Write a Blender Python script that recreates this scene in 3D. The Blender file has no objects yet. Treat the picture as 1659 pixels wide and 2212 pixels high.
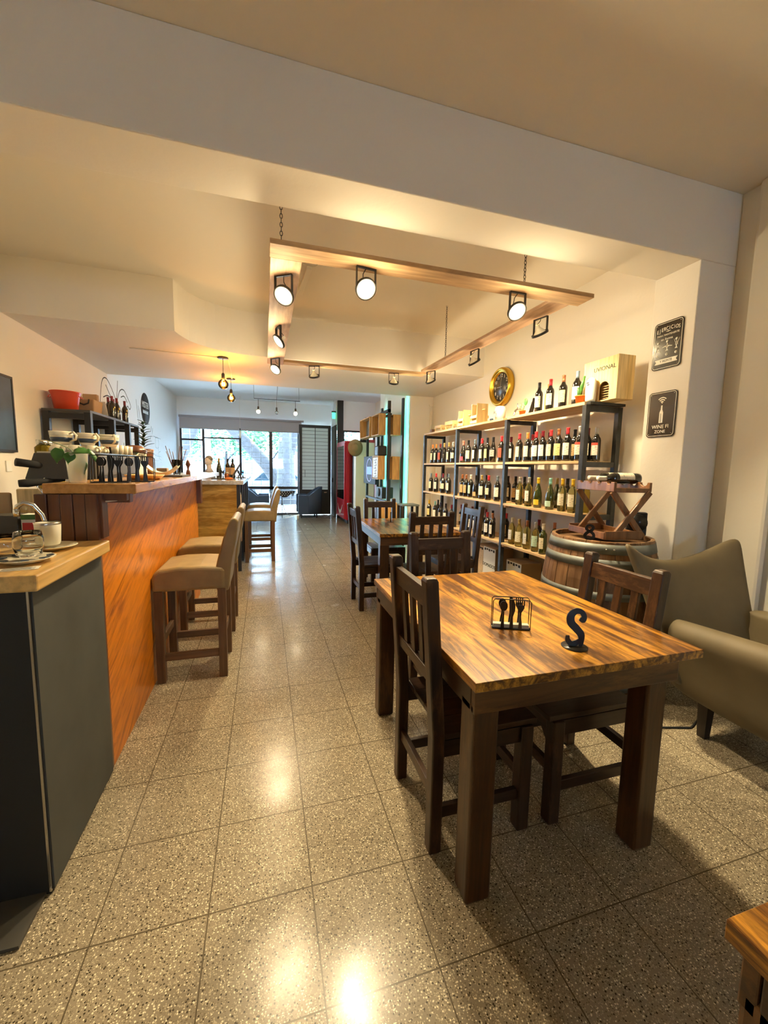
import bpy, bmesh, math, random
from mathutils import Vector, Matrix
PI = math.pi
random.seed(7)
SC = bpy.context.scene
COL = SC.collection
# ------------------------------------------------------------------ camera
cam_d = bpy.data.cameras.new('camera')
cam = bpy.data.objects.new('camera', cam_d)
COL.objects.link(cam)
yaw, pitch, roll = .289183, .108445, .0186926
f_ = Vector((math.sin(yaw)*math.cos(pitch), math.cos(yaw)*math.cos(pitch), -math.sin(pitch)))
r0 = Vector((math.cos(yaw), -math.sin(yaw), 0)); u0 = r0.cross(f_)
r_ = math.cos(roll)*r0 + math.sin(roll)*u0
u_ = -math.sin(roll)*r0 + math.cos(roll)*u0
cam.matrix_world = Matrix(((r_.x, u_.x, -f_.x, 0), (r_.y, u_.y, -f_.y, 0), (r_.z, u_.z, -f_.z, 1.436), (0, 0, 0, 1)))
cam_d.sensor_fit = 'VERTICAL'; cam_d.sensor_height = 36.0
cam_d.lens = 869.83/2212*36.0
cam_d.clip_start = .05; cam_d.clip_end = 300
SC.camera = cam
# ------------------------------------------------------------------ view, world, sun
SC.view_settings.view_transform = 'Standard'
SC.view_settings.look = 'None'
SC.view_settings.exposure = 1.2
SC.view_settings.gamma = 1.0
SC.view_settings.use_curve_mapping = False
SC.cycles.max_bounces = 10
SC.cycles.diffuse_bounces = 6
SC.cycles.transmission_bounces = 8
SC.cycles.transparent_max_bounces = 16
SC.cycles.sample_clamp_indirect = 6
SC.cycles.caustics_reflective = False
SC.cycles.caustics_refractive = False
SC.cycles.use_denoising = True
W = bpy.data.worlds.new('sky'); SC.world = W; W.use_nodes = True
bg = W.node_tree.nodes['Background']
bg.inputs[0].default_value = (.58, .80, 1.0, 1); bg.inputs[1].default_value = 18.5
sun_d = bpy.data.lights.new('sun', 'SUN'); sun_d.energy = 7; sun_d.angle = .01; sun_d.color = (1, .95, .86)
sun = bpy.data.objects.new('sun', sun_d); COL.objects.link(sun)
sun.rotation_euler = (math.radians(38), 0, math.radians(150))
LAMP = (1.0, .79, .47)
pd = bpy.data.lights.new('window_portal', 'AREA'); pd.shape = 'RECTANGLE'; pd.size = 4.4; pd.size_y = 2.7; pd.cycles.is_portal = True
po = bpy.data.objects.new('window_portal', pd); COL.objects.link(po); po.location = (-.1, 12.42, 1.4); po.rotation_euler = (-PI/2, 0, 0)
K_FRAME, K_BAR, K_PEND, K_FAR = 105, 62, 9, 8
# ------------------------------------------------------------------ materials
MATS = {}
def nt(name):
    m = bpy.data.materials.new(name); m.use_nodes = True
    t = m.node_tree; b = t.nodes['Principled BSDF']
    MATS[name] = m
    return m, t, b
def simple(name, col, rough=.6, metal=0., spec=.5, coat=0., bump=0., bscale=60., var=0., vscale=6.):
    m, t, b = nt(name)
    b.inputs['Base Color'].default_value = (*col, 1); b.inputs['Roughness'].default_value = rough
    b.inputs['Metallic'].default_value = metal; b.inputs['Specular IOR Level'].default_value = spec
    b.inputs['Coat Weight'].default_value = coat
    if bump or var:
        tc = t.nodes.new('ShaderNodeTexCoord')
    if var:
        n = t.nodes.new('ShaderNodeTexNoise'); n.inputs['Scale'].default_value = vscale; n.inputs['Detail'].default_value = 5
        t.links.new(tc.outputs['Object'], n.inputs['Vector'])
        r = t.nodes.new('ShaderNodeValToRGB')
        r.color_ramp.elements[0].position = .3; r.color_ramp.elements[1].position = .7
        r.color_ramp.elements[0].color = (*[c*(1-var) for c in col], 1); r.color_ramp.elements[1].color = (*[min(1, c*(1+var)) for c in col], 1)
        t.links.new(n.outputs[0], r.inputs[0]); t.links.new(r.outputs[0], b.inputs['Base Color'])
    if bump:
        n = t.nodes.new('ShaderNodeTexNoise'); n.inputs['Scale'].default_value = bscale; n.inputs['Detail'].default_value = 4
        t.links.new(tc.outputs['Object'], n.inputs['Vector'])
        bp = t.nodes.new('ShaderNodeBump'); bp.inputs['Strength'].default_value = bump; bp.inputs['Distance'].default_value = .004
        t.links.new(n.outputs[0], bp.inputs['Height']); t.links.new(bp.outputs[0], b.inputs['Normal'])
    return m
def emit(name, col, s):
    m, t, b = nt(name)
    b.inputs['Base Color'].default_value = (*col, 1)
    b.inputs['Emission Color'].default_value = (*col, 1); b.inputs['Emission Strength'].default_value = s
    return m
def wood(name, dark, light, axis='Y', scale=9., stretch=.07, rough=.45, spec=.4, dist=1.2, wear=None, coat=0., contrast=(.32, .68), knots=0., bump=.25, wearpos=(.52, .66), wearscale=5.5, wearstretch=.35, rot=(0, 0, 0)):
    """grain runs along axis in the object's own frame"""
    m, t, b = nt(name)
    tc = t.nodes.new('ShaderNodeTexCoord'); mp = t.nodes.new('ShaderNodeMapping')
    s = [1., 1., 1.]; s['XYZ'.index(axis)] = stretch
    mp.inputs['Scale'].default_value = s
    m0 = t.nodes.new('ShaderNodeMapping'); m0.inputs['Rotation'].default_value = rot
    t.links.new(tc.outputs['Object'], m0.inputs['Vector']); t.links.new(m0.outputs[0], mp.inputs['Vector'])
    n = t.nodes.new('ShaderNodeTexNoise'); n.inputs['Scale'].default_value = scale; n.inputs['Detail'].default_value = 8
    n.inputs['Roughness'].default_value = .65; n.inputs['Distortion'].default_value = dist
    t.links.new(mp.outputs[0], n.inputs['Vector'])
    r = t.nodes.new('ShaderNodeValToRGB'); e = r.color_ramp.elements
    e[0].position, e[1].position = contrast; e[0].color = (*dark, 1); e[1].color = (*light, 1)
    t.links.new(n.outputs[0], r.inputs[0])
    out = r.outputs[0]
    # fine fibres
    n2 = t.nodes.new('ShaderNodeTexNoise'); n2.inputs['Scale'].default_value = scale*7; n2.inputs['Detail'].default_value = 4
    t.links.new(mp.outputs[0], n2.inputs['Vector'])
    mx = t.nodes.new('ShaderNodeMix'); mx.data_type = 'RGBA'; mx.blend_type = 'MULTIPLY'; mx.inputs[0].default_value = .45
    r2 = t.nodes.new('ShaderNodeValToRGB'); r2.color_ramp.elements[0].position = .35; r2.color_ramp.elements[0].color = (.45, .42, .4, 1); r2.color_ramp.elements[1].position = .6
    t.links.new(n2.outputs[0], r2.inputs[0])
    t.links.new(out, mx.inputs[6]); t.links.new(r2.outputs[0], mx.inputs[7]); out = mx.outputs[2]
    if wear:
        n3 = t.nodes.new('ShaderNodeTexNoise'); n3.inputs['Scale'].default_value = wearscale; n3.inputs['Detail'].default_value = 9; n3.inputs['Roughness'].default_value = .72
        mp3 = t.nodes.new('ShaderNodeMapping'); s3 = [1., 1., 1.]; s3['XYZ'.index(axis)] = wearstretch; mp3.inputs['Scale'].default_value = s3
        t.links.new(tc.outputs['Object'], mp3.inputs['Vector']); t.links.new(mp3.outputs[0], n3.inputs['Vector'])
        r3 = t.nodes.new('ShaderNodeValToRGB'); r3.color_ramp.elements[0].position, r3.color_ramp.elements[1].position = wearpos
        t.links.new(n3.outputs[0], r3.inputs[0])
        m3 = t.nodes.new('ShaderNodeMix'); m3.data_type = 'RGBA'; m3.inputs[7].default_value = (*wear, 1)
        t.links.new(r3.outputs[0], m3.inputs[0]); t.links.new(out, m3.inputs[6]); out = m3.outputs[2]
    if knots:
        v = t.nodes.new('ShaderNodeTexVoronoi'); v.inputs['Scale'].default_value = knots
        mpk = t.nodes.new('ShaderNodeMapping'); sk = [1., 1., 1.]; sk['XYZ'.index(axis)] = .6; mpk.inputs['Scale'].default_value = sk
        t.links.new(tc.outputs['Object'], mpk.inputs['Vector']); t.links.new(mpk.outputs[0], v.inputs['Vector'])
        rk = t.nodes.new('ShaderNodeValToRGB'); rk.color_ramp.elements[0].position = .035; rk.color_ramp.elements[0].color = (.25, .16, .1, 1); rk.color_ramp.elements[1].position = .10
        t.links.new(v.outputs['Distance'], rk.inputs[0])
        mk = t.nodes.new('ShaderNodeMix'); mk.data_type = 'RGBA'; mk.blend_type = 'MULTIPLY'; mk.inputs[0].default_value = .85
        t.links.new(out, mk.inputs[6]); t.links.new(rk.outputs[0], mk.inputs[7]); out = mk.outputs[2]
    t.links.new(out, b.inputs['Base Color'])
    b.inputs['Roughness'].default_value = rough; b.inputs['Specular IOR Level'].default_value = spec
    b.inputs['Coat Weight'].default_value = coat; b.inputs['Coat Roughness'].default_value = .25
    if bump:
        bp = t.nodes.new('ShaderNodeBump'); bp.inputs['Strength'].default_value = bump; bp.inputs['Distance'].default_value = .002
        t.links.new(n2.outputs[0], bp.inputs['Height']); t.links.new(bp.outputs[0], b.inputs['Normal'])
    return m
def veneer(name, dark, light, vec=(1, 1, 1), scale=2.2, dist=5.5, rough=.4, coat=.2, knots=1.6, rot=(.5, 0, 0), ramp=(0., .55)):
    """flowing pine plywood figure"""
    m, t, b = nt(name)
    tc = t.nodes.new('ShaderNodeTexCoord'); mp = t.nodes.new('ShaderNodeMapping'); mp.inputs['Scale'].default_value = vec
    mp.inputs['Rotation'].default_value = rot
    t.links.new(tc.outputs['Object'], mp.inputs['Vector'])
    n = t.nodes.new('ShaderNodeTexNoise'); n.inputs['Scale'].default_value = scale; n.inputs['Detail'].default_value = 2.5; n.inputs['Distortion'].default_value = .6
    t.links.new(mp.outputs[0], n.inputs['Vector'])
    mu = t.nodes.new('ShaderNodeMath'); mu.operation = 'MULTIPLY'; mu.inputs[1].default_value = 14
    t.links.new(n.outputs[0], mu.inputs[0])
    sn = t.nodes.new('ShaderNodeMath'); sn.operation = 'SINE'; mu2 = t.nodes.new('ShaderNodeMath'); mu2.operation = 'MULTIPLY'; mu2.inputs[1].default_value = dist
    t.links.new(mu.outputs[0], mu2.inputs[0]); t.links.new(mu2.outputs[0], sn.inputs[0])
    r = t.nodes.new('ShaderNodeValToRGB'); e = r.color_ramp.elements; e[0].position, e[1].position = ramp; e[0].color = (*dark, 1); e[1].color = (*light, 1)
    ad = t.nodes.new('ShaderNodeMath'); ad.operation = 'MULTIPLY_ADD'; ad.inputs[1].default_value = .5; ad.inputs[2].default_value = .5
    t.links.new(sn.outputs[0], ad.inputs[0]); t.links.new(ad.outputs[0], r.inputs[0])
    out = r.outputs[0]
    if knots:
        v = t.nodes.new('ShaderNodeTexVoronoi'); v.inputs['Scale'].default_value = knots; v.inputs['Randomness'].default_value = 1
        t.links.new(tc.outputs['Object'], v.inputs['Vector'])
        rk = t.nodes.new('ShaderNodeValToRGB'); rk.color_ramp.elements[0].position = .03; rk.color_ramp.elements[0].color = (.16, .08, .04, 1); rk.color_ramp.elements[1].position = .075
        t.links.new(v.outputs['Distance'], rk.inputs[0])
        mk = t.nodes.new('ShaderNodeMix'); mk.data_type = 'RGBA'; mk.blend_type = 'MULTIPLY'; mk.inputs[0].default_value = .9
        t.links.new(out, mk.inputs[6]); t.links.new(rk.outputs[0], mk.inputs[7]); out = mk.outputs[2]
    n4 = t.nodes.new('ShaderNodeTexNoise'); n4.inputs['Scale'].default_value = 1.3; n4.inputs['Detail'].default_value = 3
    t.links.new(tc.outputs['Object'], n4.inputs['Vector'])
    r4 = t.nodes.new('ShaderNodeValToRGB'); r4.color_ramp.elements[0].color = (.72, .66, .6, 1); r4.color_ramp.elements[0].position = .35; r4.color_ramp.elements[1].position = .65
    t.links.new(n4.outputs[0], r4.inputs[0])
    mz = t.nodes.new('ShaderNodeMix'); mz.data_type = 'RGBA'; mz.blend_type = 'MULTIPLY'; mz.inputs[0].default_value = .6
    t.links.new(out, mz.inputs[6]); t.links.new(r4.outputs[0], mz.inputs[7])
    t.links.new(mz.outputs[2], b.inputs['Base Color'])
    b.inputs['Roughness'].default_value = rough; b.inputs['Coat Weight'].default_value = coat; b.inputs['Coat Roughness'].default_value = .2
    return m
def glass(name, col=(1, 1, 1), rough=0., ior=1.45, trans=1.):
    m, t, b = nt(name)
    b.inputs['Base Color'].default_value = (*col, 1); b.inputs['Transmission Weight'].default_value = trans
    b.inputs['Roughness'].default_value = rough; b.inputs['IOR'].default_value = ior
    return m
def pane(name, tint=(.93, .97, 1), gl=.12):
    m, t, b = nt(name)
    t.nodes.remove(b); o = t.nodes['Material Output']
    tr = t.nodes.new('ShaderNodeBsdfTransparent'); tr.inputs[0].default_value = (*tint, 1)
    g = t.nodes.new('ShaderNodeBsdfGlossy'); g.inputs['Roughness'].default_value = .03
    fr = t.nodes.new('ShaderNodeFresnel'); fr.inputs[0].default_value = 1.45
    mx = t.nodes.new('ShaderNodeMixShader')
    t.links.new(fr.outputs[0], mx.inputs[0]); t.links.new(tr.outputs[0], mx.inputs[1]); t.links.new(g.outputs[0], mx.inputs[2])
    t.links.new(mx.outputs[0], o.inputs[0])
    return m
def lit_tint(name, col=(.9, .92, .85), a=.35):
    m, t, b = nt(name); o = t.nodes['Material Output']
    tr = t.nodes.new('ShaderNodeBsdfTransparent'); b.inputs['Base Color'].default_value = (*col, 1); b.inputs['Roughness'].default_value = .05
    mx = t.nodes.new('ShaderNodeMixShader'); mx.inputs[0].default_value = a
    t.links.new(tr.outputs[0], mx.inputs[1]); t.links.new(b.outputs[0], mx.inputs[2]); t.links.new(mx.outputs[0], o.inputs[0])
    return m
def terrazzo():
    m, t, b = nt('terrazzo')
    tc = t.nodes.new('ShaderNodeTexCoord'); L = t.links
    def vor(scale, lo, hi):
        v = t.nodes.new('ShaderNodeTexVoronoi'); v.inputs['Scale'].default_value = scale
        L.new(tc.outputs['Object'], v.inputs['Vector'])
        sep = t.nodes.new('ShaderNodeSeparateColor'); L.new(v.outputs['Color'], sep.inputs[0])
        return v, sep
    base = t.nodes.new('ShaderNodeTexNoise'); base.inputs['Scale'].default_value = 2.2; base.inputs['Detail'].default_value = 4
    L.new(tc.outputs['Object'], base.inputs['Vector'])
    rb = t.nodes.new('ShaderNodeValToRGB'); rb.color_ramp.elements[0].position = .3; rb.color_ramp.elements[1].position = .7
    rb.color_ramp.elements[0].color = (.235, .198, .140, 1); rb.color_ramp.elements[1].color = (.305, .258, .182, 1)
    L.new(base.outputs[0], rb.inputs[0]); out = rb.outputs[0]
    # mid chips, light chips, dark chips: each a subset of cells of its own size
    for sc, ch, thr, size, colr in ((190, 0, .35, .40, (.46, .39, .27)), (150, 1, .62, .34, (.82, .74, .55)), (115, 2, .80, .30, (.05, .04, .025)), (210, 1, .70, .40, (.17, .135, .085))):
        v, sep = vor(sc, 0, 1)
        g = t.nodes.new('ShaderNodeMath'); g.operation = 'GREATER_THAN'; g.inputs[1].default_value = thr; L.new(sep.outputs[ch], g.inputs[0])
        l = t.nodes.new('ShaderNodeMath'); l.operation = 'LESS_THAN'; l.inputs[1].default_value = size; L.new(v.outputs['Distance'], l.inputs[0])
        a = t.nodes.new('ShaderNodeMath'); a.operation = 'MULTIPLY'; L.new(g.outputs[0], a.inputs[0]); L.new(l.outputs[0], a.inputs[1])
        mx = t.nodes.new('ShaderNodeMix'); mx.data_type = 'RGBA'; mx.inputs[7].default_value = (*colr, 1)
        L.new(a.outputs[0], mx.inputs[0]); L.new(out, mx.inputs[6]); out = mx.outputs[2]
    # grout joints: 0.33 m grid
    mp = t.nodes.new('ShaderNodeMapping'); mp.inputs['Location'].default_value = (.191/.33, -(11.7944 % 1), 0); mp.inputs['Scale'].default_value = (1/.33, 1/.33, 1)
    L.new(tc.outputs['Object'], mp.inputs['Vector'])
    sx = t.nodes.new('ShaderNodeSeparateXYZ'); L.new(mp.outputs[0], sx.inputs[0])
    ds = []
    for k in (0, 1):
        fr = t.nodes.new('ShaderNodeMath'); fr.operation = 'PINGPONG'; fr.inputs[1].default_value = .5; L.new(sx.outputs[k], fr.inputs[0]); ds.append(fr)
    mn = t.nodes.new('ShaderNodeMath'); mn.operation = 'MINIMUM'; L.new(ds[0].outputs[0], mn.inputs[0]); L.new(ds[1].outputs[0], mn.inputs[1])
    lt = t.nodes.new('ShaderNodeMath'); lt.operation = 'LESS_THAN'; lt.inputs[1].default_value = .0065; L.new(mn.outputs[0], lt.inputs[0])
    gx = t.nodes.new('ShaderNodeMix'); gx.data_type = 'RGBA'; gx.inputs[7].default_value = (.10, .08, .05, 1)
    L.new(lt.outputs[0], gx.inputs[0]); L.new(out, gx.inputs[6])
    L.new(gx.outputs[2], b.inputs['Base Color'])
    rn = t.nodes.new('ShaderNodeTexNoise'); rn.inputs['Scale'].default_value = 3.5; rn.inputs['Detail'].default_value = 5; L.new(tc.outputs['Object'], rn.inputs['Vector'])
    mr = t.nodes.new('ShaderNodeMapRange'); mr.inputs[1].default_value = .3; mr.inputs[2].default_value = .7; mr.inputs[3].default_value = .15; mr.inputs[4].default_value = .28
    L.new(rn.outputs[0], mr.inputs[0]); L.new(mr.outputs[0], b.inputs['Roughness'])
    b.inputs['Specular IOR Level'].default_value = .22
    return m
terrazzo()
simple('plaster', (.80, .76, .67), .85, spec=.2, bump=.25, bscale=35, var=.02, vscale=1.5)
simple('ceiling_paint', (.78, .74, .65), .9, spec=.15, bump=.15, bscale=20)
simple('daylit_paint', (.82, .86, .89), .85, spec=.2, bump=.2, bscale=30)  # white paint with the bluish cast of window daylight in its colour
DK, LT = (.012, .005, .0022), (.058, .025, .010)
wood('chair_wood_z', DK, LT, 'Z', 13, .10, .40, coat=.15, wear=(.13, .062, .026), wearpos=(.52, .72), wearscale=13, wearstretch=.3)
wood('chair_wood_x', DK, LT, 'X', 13, .10, .40, coat=.15, wear=(.15, .078, .036), wearpos=(.52, .72), wearscale=13, wearstretch=.3)
wood('chair_wood_y', (.014, .006, .003), (.05, .022, .010), 'Y', 8, .09, .35, coat=.25, wear=(.09, .045, .02), wearpos=(.55, .8))
wood('table_top_wood', (.085, .027, .003), (.56, .26, .028), 'Y', 20, .10, .28, dist=.7, wear=(.075, .025, .005), wearpos=(.48, .64), coat=.3, contrast=(.42, .57), knots=2.1, wearscale=12, wearstretch=.20)
wood('table_leg_wood', (.022, .009, .003), (.10, .042, .013), 'Z', 12, .07, .35, coat=.25, wear=(.17, .08, .026), wearpos=(.52, .72), wearscale=8, wearstretch=.22)
wood('table_apron_wood', (.028, .010, .003), (.13, .055, .015), 'X', 12, .07, .35, coat=.25, wear=(.20, .09, .022), wearpos=(.52, .72), wearscale=8, wearstretch=.22)
wood('stool_leg_wood', (.08, .04, .018), (.24, .13, .06), 'Z', 9, .07, .5)
wood('stool_rail_wood', (.08, .04, .018), (.24, .13, .06), 'X', 9, .07, .5)
wood('pine_panel', (.30, .070, .003), (.68, .215, .008), 'Y', 9, .13, .38, dist=2.6, contrast=(.32, .50), knots=2.6, coat=.25, rot=(-.42, 0, 0))
wood('bar_end_wood', (.10, .032, .014), (.20, .07, .03), 'Z', 5, .06, .3, coat=.4)
wood('bar_top_wood', (.40, .18, .04), (.66, .35, .10), 'Y', 6, .08, .25, coat=.5, bump=.1)
wood('butcher_wood', (.55, .30, .07), (.85, .56, .20), 'Y', 7, .06, .3, coat=.4, knots=2.3, bump=.1)
wood('plywood_yellow', (.44, .22, .035), (.80, .50, .13), 'X', 7, .22, .5, dist=1.2, contrast=(.38, .60), bump=0)
wood('white_top', (.62, .64, .66), (.80, .80, .80), 'Y', 4, .1, .18, coat=.5, bump=0)
wood('shelf_wood', (.60, .38, .17), (.85, .62, .34), 'Y', 7, .05, .5, bump=.1, knots=1.7)
wood('crate_wood', (.72, .52, .22), (.90, .72, .38), 'Z', 8, .06, .55, bump=.1)
wood('crate_wood_y', (.72, .52, .22), (.90, .72, .38), 'Y', 8, .06, .55, bump=.1)
wood('frame_wood_x', (.35, .20, .09), (.62, .42, .22), 'X', 4.5, .12, .7, dist=2.5, wear=(.25, .15, .08), wearpos=(.60, .75), knots=2.2)
wood('frame_wood_y', (.35, .20, .12), (.62, .42, .26), 'Y', 4.5, .12, .7, dist=2.5, wear=(.28, .18, .12), wearpos=(.58, .75), knots=2.2)
wood('barrel_wood', (.13, .062, .026), (.34, .19, .09), 'Z', 7, .07, .55, wear=(.08, .04, .02))
wood('rack_wood', (.13, .05, .016), (.32, .15, .055), 'Z', 8, .1, .4, coat=.2)
wood('light_box_wood', (.55, .30, .09), (.80, .50, .18), 'Z', 6, .1, .5, knots=2.5)
simple('black_metal', (.018, .018, .02), .45, .0, spec=.5, bump=.1, bscale=80)
simple('shelf_metal', (.045, .05, .055), .42, .5, bump=.15, bscale=50, var=.35, vscale=14)
simple('matt_black', (.012, .011, .01), .5)
simple('counter_black', (.012, .012, .012), .6)
simple('counter_grey', (.070, .073, .068), .75, spec=.3, var=.14, vscale=4)
simple('khaki_leather', (.26, .19, .085), .40, spec=.45, bump=.2, bscale=14, var=.18, vscale=9)
simple('sofa_suede', (.125, .098, .055), .62, spec=.35, bump=.35, bscale=7, var=.16, vscale=4)
simple('dark_leg', (.02, .014, .01), .5)
simple('brass', (.62, .38, .05), .28, 1., bump=.12, bscale=25)
simple('clock_face', (.045, .045, .043), .35)
simple('cream', (.80, .74, .58), .6)
simple('white_ceramic', (.82, .76, .58), .18, coat=.4)
simple('navy', (.03, .055, .10), .3)
simple('machine_grey', (.062, .058, .05), .5)
simple('steel', (.62, .62, .60), .22, 1.)
simple('chrome', (.75, .75, .73), .12, 1.)
simple('bottle_dark', (.008, .007, .006), .07, spec=.7, coat=.5)
simple('bottle_green', (.030, .042, .005), .08, spec=.7, coat=.6)
m = glass('bottle_clear', (.90, .84, .34), 0., 1.15, .95)
glass('bottle_gold', (.80, .62, .10), .02, 1.2, .9)
glass('amber_liquor', (.75, .20, .04), .02, 1.25, .85)
glass('clear_glass', (.97, .98, .96), 0., 1.35)
pane('window_glass'); pane('fridge_glass', (.5, .53, .52))
simple('red_bucket', (.62, .06, .02), .35, coat=.3)
simple('fridge_red', (.50, .015, .03), .35, coat=.3)
simple('kraft', (.42, .28, .14), .8); simple('cardboard', (.36, .24, .12), .85); simple('white_card', (.75, .72, .62), .7)
simple('terracotta_orange', (.72, .20, .03), .5)
simple('leaf_green', (.05, .17, .03), .4, spec=.5, var=.3, vscale=20)
simple('leaf_dark', (.012, .035, .012), .4)
simple('succulent', (.16, .26, .12), .5)
simple('blue_fabric', (.045, .075, .125), .7, bump=.1)
simple('blind_fabric', (.46, .44, .47), .9)
simple('hat_felt', (.30, .20, .09), .8, var=.15)
simple('plastic_white', (.82, .80, .68), .35)
simple('board_slate', (.028, .055, .085), .5, var=.4, vscale=3)
simple('sign_black', (.02, .017, .014), .22, coat=.6)
simple('sign_white', (.80, .77, .66), .5)
simple('cloth_dots', (.02, .02, .025), .8)
simple('white_paint', (.85, .86, .87), .5)
simple('door_white', (.60, .66, .66), .55)
glass('door_frost', (.78, .86, .82), .9, 1.2, .12)
simple('rubber', (.02, .02, .02), .8)
simple('galvanised', (.20, .22, .21), .55, .5, bump=.1, bscale=30, var=.2, vscale=8)
simple('cutlery_black', (.008, .008, .008), .3)
simple('napkin', (.42, .45, .38), .8)
simple('ink', (.05, .046, .042), .8, spec=.08)
simple('bark', (.026, .025, .028), .9, bump=.8, bscale=20, var=.35, vscale=9)
simple('foliage', (.03, .13, .05), .6, var=.35, vscale=5)
simple('pavement', (.55, .54, .52), .9, var=.1, vscale=2)
simple('road', (.30, .31, .32), .9)
simple('facade', (.75, .72, .70), .9)
simple('car_blue', (.10, .18, .28), .3, coat=.5); simple('car_silver', (.5, .52, .55), .3, coat=.5); simple('tyre', (.02, .02, .02), .8)
simple('plaster_bust', (.78, .80, .80), .7)
simple('mattress_blue', (.12, .3, .75), .5)
emit('lamp_lens', (1, .80, .42), 7); emit('bulb_white', (1, .86, .55), 22); emit('bulb_amber', (1, .42, .06), 2.6); emit('filament', (1, .62, .2), 26)
emit('teal_led', (.07, .85, .66), 17.0); emit('exit_green', (.05, .8, .3), 1.6); emit('screen_blue', (.10, .20, .95), .45); emit('screen_ring', (.5, .55, 1), .35)
pane('amber_glass', (1, .66, .22))
lit_tint('lit_tint_glass'); lit_tint('lit_tint_water', (.85, .88, .72), .28)  # clear glass and water; the white mixed in stands for refracted light
simple('screen_dark', (.03, .03, .035), .5, spec=.08)
def M(n): return MATS[n]
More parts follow.
